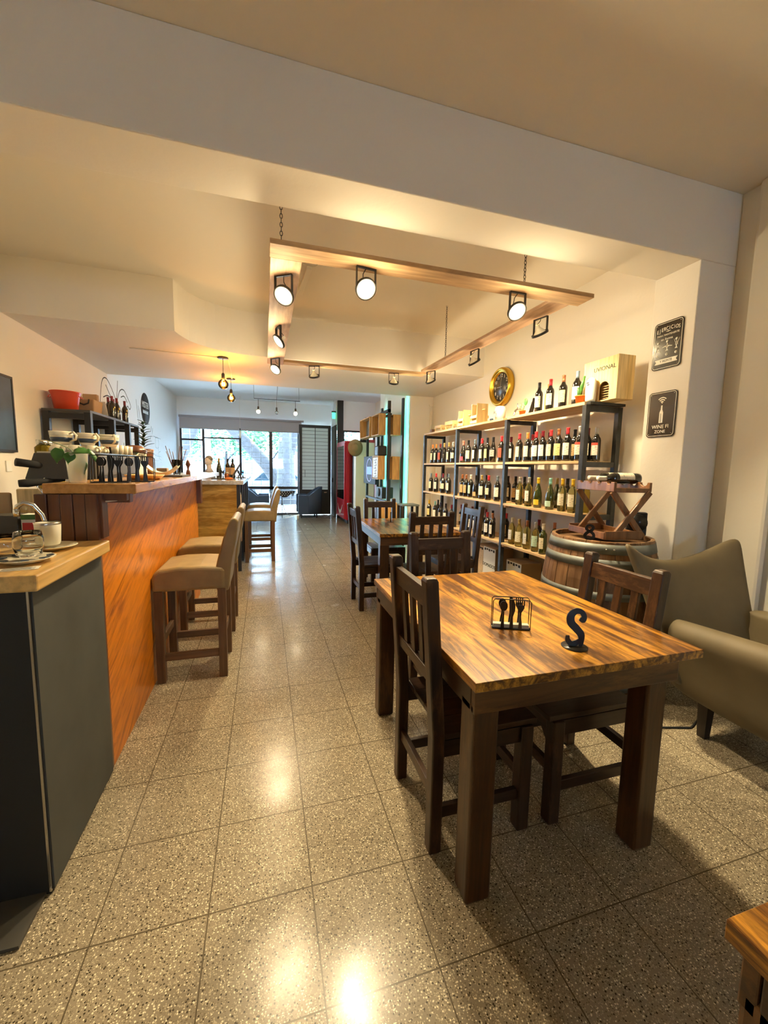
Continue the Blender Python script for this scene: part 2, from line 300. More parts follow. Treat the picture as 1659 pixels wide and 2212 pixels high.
# ------------------------------------------------------------------ mesh builder
class MB:
    def __init__(s): s.bm = bmesh.new()
    def _add(s, vs, fs, mi=0, smooth=False, mat=None):
        vv = [s.bm.verts.new(mat @ Vector(v) if mat else v) for v in vs]
        for f in fs:
            try:
                fc = s.bm.faces.new([vv[i] for i in f]); fc.material_index = mi; fc.smooth = smooth
            except ValueError: pass
        return s
    def box(s, x0, x1, y0, y1, z0, z1, mi=0, mat=None):
        v = [(x, y, z) for x in (x0, x1) for y in (y0, y1) for z in (z0, z1)]
        return s._add(v, [(0, 1, 3, 2), (4, 6, 7, 5), (0, 4, 5, 1), (2, 3, 7, 6), (0, 2, 6, 4), (1, 5, 7, 3)], mi, False, mat)
    def bar(s, p0, p1, w, h, up=(0, 0, 1), mi=0, ext=0.):
        """rectangular bar from p0 to p1: w across, h along up"""
        p0, p1 = Vector(p0), Vector(p1); d = (p1-p0); L = d.length; d.normalize()
        up = Vector(up); sd = d.cross(up)
        if sd.length < 1e-4: sd = d.cross(Vector((1, 0, 0)))
        sd.normalize(); up = sd.cross(d)
        mt = Matrix((sd, d, up)).transposed().to_4x4(); mt.translation = p0
        return s.box(-w/2, w/2, -ext, L+ext, -h/2, h/2, mi, mt)
    def lathe(s, prof, n=20, c=(0, 0, 0), mi=0, mat=None, smooth=True, cap=True):
        vs, fs = [], []
        for r, z in prof:
            for k in range(n):
                a = 2*PI*k/n; vs.append((c[0]+r*math.cos(a), c[1]+r*math.sin(a), c[2]+z))
        for i in range(len(prof)-1):
            for k in range(n):
                a, b = i*n+k, i*n+(k+1) % n; fs.append((a, b, b+n, a+n))
        if cap:
            if prof[0][0] > 1e-5: fs.append(tuple(range(n))[::-1])
            if prof[-1][0] > 1e-5: fs.append(tuple(range((len(prof)-1)*n, len(prof)*n)))
        s._add(vs, fs, mi, smooth, mat)
        return s
    def cyl(s, p0, p1, r0, r1=None, n=14, mi=0, smooth=True):
        r1 = r0 if r1 is None else r1
        p0, p1 = Vector(p0), Vector(p1); d = p1-p0
        q = d.to_track_quat('Z', 'Y').to_matrix().to_4x4(); q.translation = p0
        return s.lathe([(r0, 0), (r1, d.length)], n, mi=mi, mat=q, smooth=smooth)
    def tube(s, pts, r, n=8, mi=0, closed=False):
        pts = [Vector(p) for p in pts]; N = len(pts); vs, fs = [], []
        prev = None
        for i, p in enumerate(pts):
            a = pts[(i-1) % N] if (closed or i > 0) else p; b = pts[(i+1) % N] if (closed or i < N-1) else p
            d = (b-a).normalized()
            if prev is None:
                t = Vector((0, 0, 1)) if abs(d.z) < .9 else Vector((1, 0, 0)); sd = d.cross(t).normalized()
            else:
                sd = (prev-d*prev.dot(d)).normalized()
            prev = sd; up = d.cross(sd)
            rr = r[i] if isinstance(r, (list, tuple)) else r
            for k in range(n):
                an = 2*PI*k/n; vs.append(p+sd*rr*math.cos(an)+up*rr*math.sin(an))
        for i in range(N if closed else N-1):
            j = (i+1) % N
            for k in range(n): fs.append((i*n+k, i*n+(k+1) % n, j*n+(k+1) % n, j*n+k))
        if not closed: fs += [tuple(range(n))[::-1], tuple(range((N-1)*n, N*n))]
        return s._add(vs, fs, mi, True)
    def prism(s, poly, z0, z1, mi=0, mat=None, smooth=False):
        n = len(poly); vs = [(x, y, z0) for x, y in poly]+[(x, y, z1) for x, y in poly]
        fs = [tuple(range(n))[::-1], tuple(range(n, 2*n))]+[(i, (i+1) % n, n+(i+1) % n, n+i) for i in range(n)]
        return s._add(vs, fs, mi, smooth, mat)
    def ball(s, c, r, sc=(1, 1, 1), n=14, mi=0, mat=None):
        prof = [(math.sin(PI*i/(n//2+2))*r, -math.cos(PI*i/(n//2+2))*r) for i in range(n//2+3)]
        mt = Matrix.Translation(c) @ Matrix.Diagonal((*sc, 1))
        if mat: mt = mat @ mt
        return s.lathe([(max(a, 1e-4), b) for a, b in prof], n, mi=mi, mat=mt, cap=False)
    def build(s, name, mats, parent=None, bevel=0, sub=0, loc=None, segs=2, solid=0, weld=True):
        if weld: bmesh.ops.remove_doubles(s.bm, verts=s.bm.verts, dist=1e-5)
        bmesh.ops.recalc_face_normals(s.bm, faces=s.bm.faces)
        me = bpy.data.meshes.new(name); s.bm.to_mesh(me); s.bm.free()
        for mm in (mats if isinstance(mats, (list, tuple)) else [mats]): me.materials.append(M(mm))
        o = bpy.data.objects.new(name, me); COL.objects.link(o)
        if parent: o.parent = parent
        if loc: o.location = loc
        if solid:
            q = o.modifiers.new('s', 'SOLIDIFY'); q.thickness = solid; q.offset = 0
        if bevel:
            q = o.modifiers.new('b', 'BEVEL'); q.width = bevel; q.segments = segs; q.limit_method = 'ANGLE'; q.angle_limit = .6
        if sub:
            q = o.modifiers.new('u', 'SUBSURF'); q.levels = sub; q.render_levels = sub
        return o
def tag(o, label, cat, group=None, kind=None):
    if label: o['label'] = label
    if cat: o['category'] = cat
    if group: o['group'] = group
    if kind: o['kind'] = kind
    return o
def thing(name, label, cat, loc=(0, 0, 0), rz=0., group=None):
    o = bpy.data.objects.new(name, None); COL.objects.link(o); o.empty_display_size = .05
    o.location = loc; o.rotation_euler = (0, 0, rz)
    return tag(o, label, cat, group)
def struct(name, mb, mat, bevel=0, label=None):
    o = mb.build(name, mat, bevel=bevel); o['kind'] = 'structure'
    if label: o['label'] = label
    return o
def dup(o, label=None, loc=None, rz=None, parent=None):
    c = o.copy(); COL.objects.link(c)
    if parent: c.parent = parent
    for ch in list(o.children): dup(ch, parent=c)
    if label: c['label'] = label
    if loc is not None: c.location = loc
    if rz is not None: c.rotation_euler = (0, 0, rz)
    return c
def text_obj(s, size, mat, parent, loc, rot, name='lettering', ex=.0008, align='CENTER', sx=1., space=1.):
    cu = bpy.data.curves.new('t', 'FONT'); cu.body = s; cu.size = size; cu.extrude = ex; cu.align_x = align; cu.align_y = 'CENTER'; cu.space_character = space
    cu.resolution_u = 3
    tmp = bpy.data.objects.new('t', cu); COL.objects.link(tmp)
    bpy.context.view_layer.update()
    me = bpy.data.meshes.new_from_object(tmp.evaluated_get(bpy.context.evaluated_depsgraph_get()))
    bpy.data.objects.remove(tmp); bpy.data.curves.remove(cu)
    me.materials.clear(); me.materials.append(M(mat)); me.name = name
    o = bpy.data.objects.new(name, me); COL.objects.link(o); o.parent = parent
    o.location = loc; o.rotation_euler = rot; o.scale = (sx, 1, 1)
    return o
def light(kind, name, parent, loc, energy, col, radius=.04, spot=None, blend=.5, aim=None, size=None):
    d = bpy.data.lights.new(name, kind); d.energy = energy; d.color = col
    if kind != 'AREA': d.shadow_soft_size = radius
    if kind == 'SPOT': d.spot_size = spot; d.spot_blend = blend
    o = bpy.data.objects.new(name, d); COL.objects.link(o); o.parent = parent; o.location = loc
    if aim is not None: o.rotation_euler = Vector(aim).to_track_quat('-Z', 'Y').to_euler()
    return o
# ================================================================== THE SETTING
XL, XR, YB, YF, ZC = -2.26, 3.05, -6.5, 12.3, 3.27
struct('floor', MB().box(XL-.1, XR+.1, YB-.1, YF+.15, -.08, 0), 'terrazzo')
struct('ceiling', MB().box(XL-.1, XR+.1, YB-.1, 7.19, ZC, ZC+.1), 'ceiling_paint')
struct('ceiling_front', MB().box(XL-.1, XR+.1, 7.19, YF+.15, ZC, ZC+.1), 'daylit_paint')
struct('wall_left', MB().box(XL-.12, XL, YB-.1, 7.2, 0, ZC), 'plaster')
struct('wall_left_front', MB().box(XL-.12, XL, 7.2, YF+.15, 0, ZC), 'daylit_paint')
struct('wall_right', MB().box(XR, XR+.12, YB-.1, YF+.15, 0, ZC), 'plaster')
mb = MB().box(XL, .5, YB-.12, YB, 0, ZC).box(1.4, XR, YB-.12, YB, 0, ZC).box(.5, 1.4, YB-.12, YB, 0, 1.2).box(.5, 1.4, YB-.12, YB, 2.05, ZC)
struct('wall_back', mb, 'plaster')
mb = MB().box(.5, .55, YB-.1, YB-.04, 1.2, 2.05).box(1.35, 1.4, YB-.1, YB-.04, 1.2, 2.05).box(.55, 1.35, YB-.1, YB-.04, 1.2, 1.25).box(.55, 1.35, YB-.1, YB-.04, 2.0, 2.05)
w3 = struct('fill_window', mb, 'black_metal')  # assumed unseen window, added to let cool daylight fill the near beam
MB().box(.55, 1.35, YB-.075, YB-.07, 1.25, 2.0).build('window_pane', 'window_glass', w3)
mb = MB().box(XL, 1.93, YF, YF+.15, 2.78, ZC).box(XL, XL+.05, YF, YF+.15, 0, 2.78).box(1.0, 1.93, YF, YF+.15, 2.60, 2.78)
struct('wall_far', mb, 'daylit_paint')
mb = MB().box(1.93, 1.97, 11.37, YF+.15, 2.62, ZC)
struct('wall_entrance_side', mb, 'daylit_paint')
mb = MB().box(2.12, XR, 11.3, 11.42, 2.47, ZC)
struct('wall_entrance_front', mb, 'daylit_paint')
# ceiling beam with its pilaster, dropped ceiling with the curved edge, rear pilaster
mb = MB().box(XL, XR, 2.08, 2.40, 2.82, ZC)
struct('trim_1', mb, 'plaster', .006, 'deep white beam across the near ceiling')
struct('trim_2', MB().box(2.73, XR, 2.08, 2.40, 0, 2.82), 'plaster', .006, 'pilaster carrying the two black signs')
cur = [(XL, 4.63), (-.85, 4.66)]
for i in range(13):
    t = i/12; a = PI+t*PI/2
    cur.append((-.10+.72*math.cos(a), 5.34-.0+.60*(math.sin(a)+1)-.60*1+0.0))
cur = [(XL, 4.63), (-.85, 4.66), (-.83, 4.76), (-.80, 4.86), (-.76, 4.96), (-.70, 5.05), (-.62, 5.14), (-.52, 5.21), (-.40, 5.27), (-.26, 5.31), (-.10, 5.335), (.06, 5.34), (XR, 5.34), (XR, 7.2), (XL, 7.2)]
struct('trim_3', MB().prism(cur, 2.77, ZC), 'ceiling_paint', 0, 'dropped ceiling with a curved front edge')
struct('trim_4', MB().box(2.6, XR, 7.15, 9.2, 0, ZC), 'plaster', .005)
# slim rounded wall duct at the right, near the armchair
mb = MB().box(3.0, XR, 1.72, 1.96, 0, ZC)
struct('trim_5', mb, 'plaster', .02)
struct('baseboard_left', MB().box(XL, XL+.012, 4.0, YF, 0, .07), 'plaster')
struct('baseboard_right', MB().box(XR-.012, XR, 2.4, 7.15, 0, .07), 'plaster')
# shopfront: window_1
def frame_rect(mb, x0, x1, z0, z1, y, w, d):
    mb.box(x0, x0+w, y, y+d, z0, z1).box(x1-w, x1, y, y+d, z0, z1).box(x0+w, x1-w, y, y+d, z0, z0+w).box(x0+w, x1-w, y, y+d, z1-w, z1)
mb = MB(); frame_rect(mb, XL+.05, 1.0, 0, 2.78, YF+.02, .05, .07)
for x, w in ((-1.62, .06), (-.65, .06), (.19, .09)): mb.box(x-w/2, x+w/2, YF+.02, YF+.09, .05, 2.73)
mb.box(XL+.1, -1.65, YF+.025, YF+.085, 2.10, 2.15).box(-1.59, -.68, YF+.025, YF+.085, 2.17, 2.21).box(XL+.1, .95, YF+.02, YF+.09, .76, .84)
win = struct('window_1', mb, 'black_metal')
mb = MB()
for x0, x1, z0, z1 in ((XL+.1, -1.65, .84, 2.73), (-1.59, -.68, .84, 2.17), (-1.59, -.68, 2.21, 2.73), (-.62, .145, .84, 2.73), (.235, .95, .84, 2.73), (XL+.1, .95, .05, .76)):
    mb.box(x0, x1, YF+.05, YF+.056, z0, z1)
mb.build('window_pane', 'window_glass', win)
# security grille outside the glass
mb = MB()
for i in range(17):
    z = .12+i*.155; mb.box(XL+.08, -1.64, YF+.24, YF+.25, z, z+.010).box(-.62, .98, YF+.24, YF+.25, z, z+.010)
for z in (2.30, 2.42, 2.54): mb.box(-1.64, -.66, YF+.24, YF+.25, z, z+.01)
for x in (-2.0, -1.78, -1.13, -.35, -.1, .3, .52, .75): mb.box(x, x+.010, YF+.235, YF+.255, .02 if x != -1.13 else 2.3, 2.75)
mb.box(-2.2, 1.0, YF+.23, YF+.26, .0, .03)
mb.build('window_grille', 'white_paint', win)
# door_1: tall open leaf with a frosted pane behind bars
mb = MB(); frame_rect(mb, .985, 1.92, .01, 2.66, YF-.14, .085, .05); mb.box(1.07, 1.835, YF-.135, YF-.095, .09, .76)
d1 = struct('door_1', mb, 'black_metal')
MB().box(1.07, 1.835, YF-.118, YF-.108, .76, 2.575).build('door_pane', 'door_frost', d1)
mb = MB()
for i in range(17): mb.box(1.07, 1.835, YF-.138, YF-.126, .82+i*.104, .828+i*.104)
mb.box(1.445, 1.46, YF-.14, YF-.125, .76, 2.575).box(1.15, 1.16, YF-.14, YF-.125, 1.13, 1.34)
mb.build('door_bars', 'black_metal', d1)
mb = MB().box(1.72, 1.80, YF-.15, YF-.14, .66, .69); mb.build('door_latch', 'steel', d1)
# door_2: dark metal leaf in the side of the entrance, and its post
mb = MB().box(1.935, 1.965, 11.371, YF+.14, .001, 2.619)
d2 = struct('door_2', mb, 'machine_grey', .004)
MB().box(1.915, 1.935, 11.42, 11.46, .02, 2.6).box(1.90, 1.935, 11.8, 11.9, 1.0, 1.12).build('door_handle', 'black_metal', d2)
struct('trim_6', MB().box(1.966, 2.12, 11.25, 11.37, 0, ZC), 'matt_black')
mb = MB(); frame_rect(mb, 2.12, XR, 0, 2.47, 11.32, .05, .06)
w2 = struct('window_2', mb, 'black_metal')
MB().box(2.17, XR-.05, 11.34, 11.346, .05, 2.42).build('window_pane', 'window_glass', w2)
# roller blind
t = thing('roller_blind', 'grey roller blind lowered over the top of the shop window', 'blind', (0, 0, 0))
MB().box(-2.19, 1.06, 12.20, 12.208, 2.42, 2.72).build('blind_fabric', 'blind_fabric', t)
MB().cyl((-2.2, 12.2, 2.745), (1.12, 12.2, 2.745), .032).build('roller_tube', 'blind_fabric', t)
MB().cyl((-2.19, 12.204, 2.42), (1.06, 12.204, 2.42), .010, n=8).build('bottom_rail', 'blind_fabric', t)
# ------------------------------------------------------------------ the street
struct('trim_7', MB().box(-25, 25, YF+.15, 19, -.10, -.02), 'pavement', 0, 'pavement outside')
struct('trim_8', MB().box(-60, 60, 19, 60, -.25, -.14), 'road', 0, 'roadway outside')
def tree(label, x, y, r, h, lean, forks, crown, seed, sc=1.):
    rn = random.Random(seed)
    t = thing('street_tree', label, 'tree', (x, y, -.02), 0, 'trees along the street')
    mb = MB()
    pts = [(0, 0, 0), (lean[0]*.25, lean[1]*.25, h*.3), (lean[0]*.6, lean[1]*.6, h*.62), (lean[0], lean[1], h)]
    mb.tube(pts, [r*1.35, r, r*.85, r*.6], 12)
    for (dx, dy, dz, z0, rr) in forks:
        k = z0/h; b = Vector((lean[0]*k, lean[1]*k, z0))
        mb.tube([b, b+Vector((dx*.35, dy*.35, dz*.45)), b+Vector((dx, dy, dz))], [rr, rr*.85, rr*.45], 9)
    mb.build('trunk', 'bark', t)
    mb = MB()
    for (cx, cy, cz, cr, n) in crown:
        for i in range(n):
            v = Vector((rn.gauss(0, 1), rn.gauss(0, 1), rn.gauss(0, .7))); v = v.normalized()*cr*rn.random()**.4
            q = Matrix.Translation((cx+v.x, cy+v.y, cz+v.z)) @ Matrix.Rotation(rn.random()*6.3, 4, 'Z') @ Matrix.Rotation(rn.random()*3, 4, 'X')
            s = sc*rn.uniform(.05, .12)
            mb._add([(-s, 0, 0), (0, -s*.5, s*.1), (s, 0, 0), (0, s*.5, s*.1)], [(0, 1, 2, 3)], mat=q)
    mb.build('crown', 'foliage', t, weld=False)
tree('thick rough-barked street tree forking right behind the right window bay', .80, 16.0, .34, 3.6, (.02, 0), [(1.4, .2, 3.2, 1.7, .24), (-.9, .3, 3.0, 2.2, .18)], [(.8, .8, 4.2, 1.6, 900), (1.4, .6, 2.7, .9, 260), (-.8, .8, 3.6, 1.2, 500)], 1)
tree('slanting street tree leaning across the middle window bay', 1.15, 17.4, .26, 5.2, (-4.4, .2), [(-1, 0, 1.6, 3.4, .14)], [(-3.8, .4, 5.0, 1.8, 900)], 2)
tree('grey street tree leaning right behind the left window bay', -3.9, 17.2, .40, 4.6, (1.9, 0), [(-1.5, 0, 2, 2, .2)], [(-2, .5, 4.4, 1.8, 800), (-.6, .4, 4.0, .8, 300)], 3)
tree('small leafy street tree far behind the middle window bay', .3, 27, .12, 2.6, (.1, 0), [(.8, 0, 1.3, 1.5, .07), (-.8, 0, 1.2, 1.4, .07)], [(0, 0, 3.6, 1.6, 1100), (-1.1, 0, 2.9, 1.0, 450), (1.3, .3, 3.2, 1.1, 500)], 4, 1.3)
tree('leafy street tree far behind the opening window', -2.6, 29, .12, 2.4, (.2, 0), [(.9, 0, 1.0, 1.6, .07)], [(-.2, 0, 3.3, 1.9, 1300), (1.6, 0, 3.0, 1.2, 700), (-1.8, 0, 2.9, 1.3, 600)], 5, 1.4)
tree('green street tree at the far right of the shop window', 3.4, 24, .14, 3, (0, 0), [(.6, 0, 1.6, 2, .08)], [(0, 0, 3.6, 1.9, 1300), (-1.4, 0, 2.8, 1.1, 500)], 6, 1.3)
t = thing('white_post', 'thick white post on the pavement outside the opening window', 'post', (-1.82, 14.4, -.02))
MB().box(-.13, .13, -.13, .13, 0, 3.6).build('post_shaft', 'white_paint', t, .01)
MB().box(-.17, .17, -.17, .17, 0, .18).build('post_base', 'white_paint', t, .01)
def car(label, x, y, mat):
    t = thing('parked_car', label, 'car', (x, y, -.14), 0, 'cars parked along the street')
    prof = [(-2.0, .28), (-2.05, .62), (-1.9, .78), (-1.15, .88), (-.65, 1.32), (.75, 1.36), (1.3, .95), (1.95, .84), (2.05, .6), (2.0, .28)]
    mt = Matrix.Rotation(PI/2, 4, 'X')
    MB().prism(prof, -.82, .82, mat=mt).build('car_body', mat, t, .05)
    MB().prism([(-1.02, .9), (-.6, 1.27), (.7, 1.30), (1.12, .93)], -.835, .835, mat=mt).build('car_window', 'fridge_glass', t)
    for k in (-1.25, 1.3):
        for s in (-.78, .78): MB().cyl((k, s-.09, .31), (k, s+.09, .31), .31, n=20).build('wheel', 'tyre', t)
car('dark blue car parked outside the middle window bay', .55, 20.4, 'car_blue')
car('silver car parked outside the left window bay', -4.4, 20.8, 'car_silver')
car('silver car parked outside the right window bay', 5.4, 20.6, 'car_silver')
t = thing('street_house', 'pale low house across the street with a blue shutter', 'house', (0, 38, -.2))
MB().box(-14, 12, 0, 5, 0, 3.4).build('house_wall', 'facade', t)
MB().box(-1.9, -1.0, -.06, 0, .1, 2.6).build('shutter', 'mattress_blue', t)
MB().box(-14.3, 12.3, -.3, 5.3, 3.4, 3.6).build('roof', 'facade', t)
# ================================================================== BAR COUNTERS, LEFT
t = thing('bar_counter', 'high pine bar counter with orange plywood front and thick wooden top', 'counter', (0, 0, 0))
MB().box(-.73, -.705, 2.045, 4.78, 0, 1.30).build('front_panel', 'pine_panel', t)
mb = MB()
for i in range(5): mb.box(-.93+i*.046, -.93+i*.046+.044, 2.03+.004*(i % 2), 2.06, 0, 1.30)
mb.box(-.93, -.86, 2.06, 4.78, 0, .2)
mb.build('end_board', 'bar_end_wood', t, .003)
MB().box(-.704, -.69, 2.05, 2.12, 1.10, 1.30).build('corner_cleat', 'bar_end_wood', t, .003)
MB().box(-.73, -.66, 4.72, 4.84, 1.02, 1.30).build('end_post', 'bar_end_wood', t, .004)
MB().box(-.705, -.60, 2.12, 2.17, 1.255, 1.30).box(-.92, -.60, 2.075, 2.11, 1.268, 1.302).build('bracket', 'bar_end_wood', t, .003)
MB().box(-.90, -.55, 2.035, 3.75, 1.302, 1.345).build('counter_top', 'bar_top_wood', t, .004)
MB().box(-.90, -.55, 3.752, 5.50, 1.302, 1.345).build('counter_top_extension', 'white_top', t, .004)
tb = MB().tube([(-.86, 2.10, 1.296), (-.78, 2.08, 1.285), (-.70, 2.09, 1.262), (-.64, 2.13, 1.268), (-.60, 2.2, 1.29)], .004, 6)
tb.build('cable', 'cream', t)
t = thing('work_counter', 'grey and black lower counter with thick pine worktop at the left edge', 'counter', (0, 0, 0))
MB().box(-2.0, -.70, 1.46, 2.02, .0, 1.045).build('black_panel', 'counter_black', t, .002)
MB().box(-.70, -.694, 1.468, 2.018, .01, 1.045).build('grey_panel', 'counter_grey', t)
MB().box(-.705, -.699, 1.457, 1.463, .01, 1.045).build('corner_trim', 'steel', t)
MB().box(-2.05, -.66, 1.425, 2.028, 1.046, 1.098).build('worktop', 'butcher_wood', t, .006)
MB().box(-2.0, -.80, 1.5, 2.02, .0, .0005+.001).build('plinth', 'matt_black', t)
MB().box(-2.0, -.715, 1.30, 1.46, .001, .012).build('dark_floor_sheet', 'machine_grey', t)  # thin dark sheet on the floor before the black panel
# low bar further back
t = thing('bar_counter', 'lower bar with yellow plywood end and white top near the shop window', 'counter', (0, 0, 0))
MB().box(-.86, -.36, 5.69, 5.715, .0, 1.18).build('end_panel', 'plywood_yellow', t)
MB().box(-.385, -.36, 5.72, 8.9, .0, 1.18).build('front_panel', 'counter_black', t)
for y in (5.70, 6.35, 7.0, 7.7, 8.4): MB().box(-.358, -.315, y, y+.05, 0, 1.175).build('post', 'black_metal', t)
MB().box(-.92, -.27, 5.66, 8.95, 1.182, 1.235).build('counter_top', 'white_top', t, .004)
MB().lathe([(.09, 0), (.12, .2), (.12, .5), (.09, .66), (.02, .7)], 14, mat=Matrix.Translation((-.335, 6.13, .35)) @ Matrix.Diagonal((.12, 1, 1, 1))).build('oval_panel', 'shelf_wood', t)
t = thing('white_board', 'pale upright board on the wall side of the lower bar', 'board', (-.98, 5.75, 0))
MB().box(-.02, .02, 0, .5, 0, 1.2).build('board_panel', 'white_card', t, .003)
# ================================================================== BAR STOOLS
def stool(label, x, y, g='upholstered bar stools along the two bars'):
    t = thing('bar_stool', label, 'bar stool', (x, y, 0), 0, g)
    w, d, h = .19, .185, .62
    for sx in (-1, 1):
        for sy in (-1, 1):
            MB().box(sx*w-.026, sx*w+.026, sy*d-.026, sy*d+.026, 0, h).build('leg', 'stool_leg_wood', t, .004)
    for sy in (-1, 1):
        MB().box(-w+.026, w-.026, sy*d-.013, sy*d+.013, .145, .195).build('stretcher', 'stool_rail_wood', t, .003)
    MB().box(-w-.012, -w+.012, -d+.026, d-.026, .25, .30).build('footrest', 'stool_rail_wood', t, .003)
    MB().box(w-.012, w+.012, -d+.026, d-.026, .25, .30).build('stretcher', 'stool_rail_wood', t, .003)
    # seat cushion
    mb = MB(); N = 5
    vs, fs = [], []
    prof = [(-.225, .61), (-.228, .70), (-.20, .752), (-.10, .772), (.05, .775), (.17, .765)]
    poly = [(-.225, .615), (-.228, .70), (-.215, .74), (-.18, .762), (-.08, .775), (.06, .776), (.20, .765), (.215, .74), (.215, .615)]
    mt = Matrix(((1, 0, 0, 0), (0, 0, -1, 0), (0, 1, 0, 0), (0, 0, 0, 1)))
    mb.prism(poly, -.215, .215, mat=mt)
    o = mb.build('seat', 'khaki_leather', t, .022, segs=3)
    back = [(.145, .70), (.165, .80), (.205, .95), (.245, 1.06), (.262, 1.085), (.285, 1.09), (.305, 1.07), (.29, .95), (.258, .80), (.235, .60), (.16, .60)]
    MB().prism(back, -.205, .205, mat=mt).build('backrest', 'khaki_leather', t, .018, segs=3)
    return t
stool('khaki bar stool nearest the camera, drawn up to the orange bar', -.475, 3.02)
stool('khaki bar stool at the orange bar, just behind the nearest stool', -.475, 3.80)
stool('khaki bar stool at the near end of the lower bar', -.075, 6.42)
stool('khaki bar stool furthest back, beside the lower bar', -.075, 7.42)
# ================================================================== WOODEN CHAIRS AND TABLES
def chair(label, x, y, rz, h=1.05, depth=.19, rake=.05, g='dark wooden dining chairs'):
    t = thing('dining_chair', label, 'chair', (x, y, 0), rz, g)
    w = .19; fy = depth; by = -depth
    for sx in (-1, 1):
        MB().box(sx*w-.026, sx*w+.026, fy-.026, fy+.026, 0, .445).build('leg', 'chair_wood_z', t, .005)
        mb = MB(); x0, x1 = sx*w-.026, sx*w+.026
        vs = []
        for z, o in ((0, 0), (.46, 0), (h-.012, -rake), (h, -rake)):
            k = .006 if z == h else 0
            vs += [(x0+k, by-.024+o+k, z), (x1-k, by-.024+o+k, z), (x1-k, by+.024+o-k, z), (x0+k, by+.024+o-k, z)]
        fs = [(3, 2, 1, 0), (12, 13, 14, 15)]
        for i in range(3):
            for k in range(4): fs.append((4*i+k, 4*i+(k+1) % 4, 4*i+4+(k+1) % 4, 4*i+4+k))
        mb._add(vs, fs); mb.build('back_post', 'chair_wood_z', t, .005)
        MB().box(sx*w-.011, sx*w+.011, by+.024, fy-.026, .13, .175).build('stretcher', 'chair_wood_y', t, .002)
        MB().box(sx*w-.012, sx*w+.012, by+.024, fy-.026, .375, .44).build('seat_rail', 'chair_wood_y', t, .002)
    MB().box(-w+.026, w-.026, fy-.011, fy+.011, .20, .245).build('stretcher', 'chair_wood_x', t, .002)
    MB().box(-w+.026, w-.026, by-.011, by+.011, .20, .245).build('stretcher', 'chair_wood_x', t, .002)
    mb = MB().box(-w+.026, w-.026, fy-.012, fy+.012, .385, .44)
    for sx in (-1, 1):
        mb.prism([(sx*(w-.026), .385), (sx*(w-.026), .32), (sx*(w-.045), .335), (sx*(w-.085), .385)], -.011, .011, mat=Matrix(((1, 0, 0, 0), (0, 0, -1, fy), (0, 1, 0, 0), (0, 0, 0, 1))))
    mb.build('apron', 'chair_wood_x', t, .002)
    mb = MB()
    for i in range(4): mb.box(-.205+i*.1035, -.205+i*.1035+.101, by+.028, fy+.045, .446, .470)
    mb.build('seat', 'chair_wood_y', t, .003)
    def oz(z): return by-rake*(z-.46)/(h-.46)
    def rail(z0, z1, nm):
        mb = MB(); a, b = oz(z0), oz(z1)
        v = [(-w+.026, a-.014, z0), (w-.026, a-.014, z0), (w-.026, a+.014, z0), (-w+.026, a+.014, z0), (-w+.026, b-.014, z1), (w-.026, b-.014, z1), (w-.026, b+.014, z1), (-w+.026, b+.014, z1)]
        mb._add(v, [(3, 2, 1, 0), (4, 5, 6, 7), (0, 1, 5, 4), (1, 2, 6, 5), (2, 3, 7, 6), (3, 0, 4, 7)]); mb.build(nm, 'chair_wood_x', t, .003)
    zt = h-.045
    rail(zt-.075, zt, 'top_rail'); rail(zt-.36, zt-.31, 'lower_rail')
    for i in range(3):
        xx = -.09+i*.09
        a, b = oz(zt-.312), oz(zt-.073)
        mb = MB(); v = [(xx-.019, a-.008, zt-.312), (xx+.019, a-.008, zt-.312), (xx+.019, a+.008, zt-.312), (xx-.019, a+.008, zt-.312), (xx-.019, b-.008, zt-.073), (xx+.019, b-.008, zt-.073), (xx+.019, b+.008, zt-.073), (xx-.019, b+.008, zt-.073)]
        mb._add(v, [(3, 2, 1, 0), (4, 5, 6, 7), (0, 1, 5, 4), (1, 2, 6, 5), (2, 3, 7, 6), (3, 0, 4, 7)]); mb.build('slat', 'chair_wood_z', t, .002)
    return t
chair('dark wooden chair on the left side of the nearest big table', .785, 1.46, -PI/2, 1.06, rake=.045)
chair('dark wooden chair on the right of the nearest table, before the khaki armchair', 1.325, 1.45, PI/2, 1.03, depth=.21, rake=.07)
chair('dark wooden chair at the far end of the nearest table', 1.13, 2.22, PI, 1.02)
chair('dark wooden chair at the near end of the further table', 1.462, 3.61, 0, 1.05)
chair('dark wooden chair on the aisle side of the further table', 1.11, 4.03, -PI/2, 1.06)
chair('dark wooden chair at the far end of the further table', 1.455, 4.86, PI, 1.04)
chair('dark wooden chair between the further table and the wine shelves', 2.0, 4.03, PI/2, 1.05)
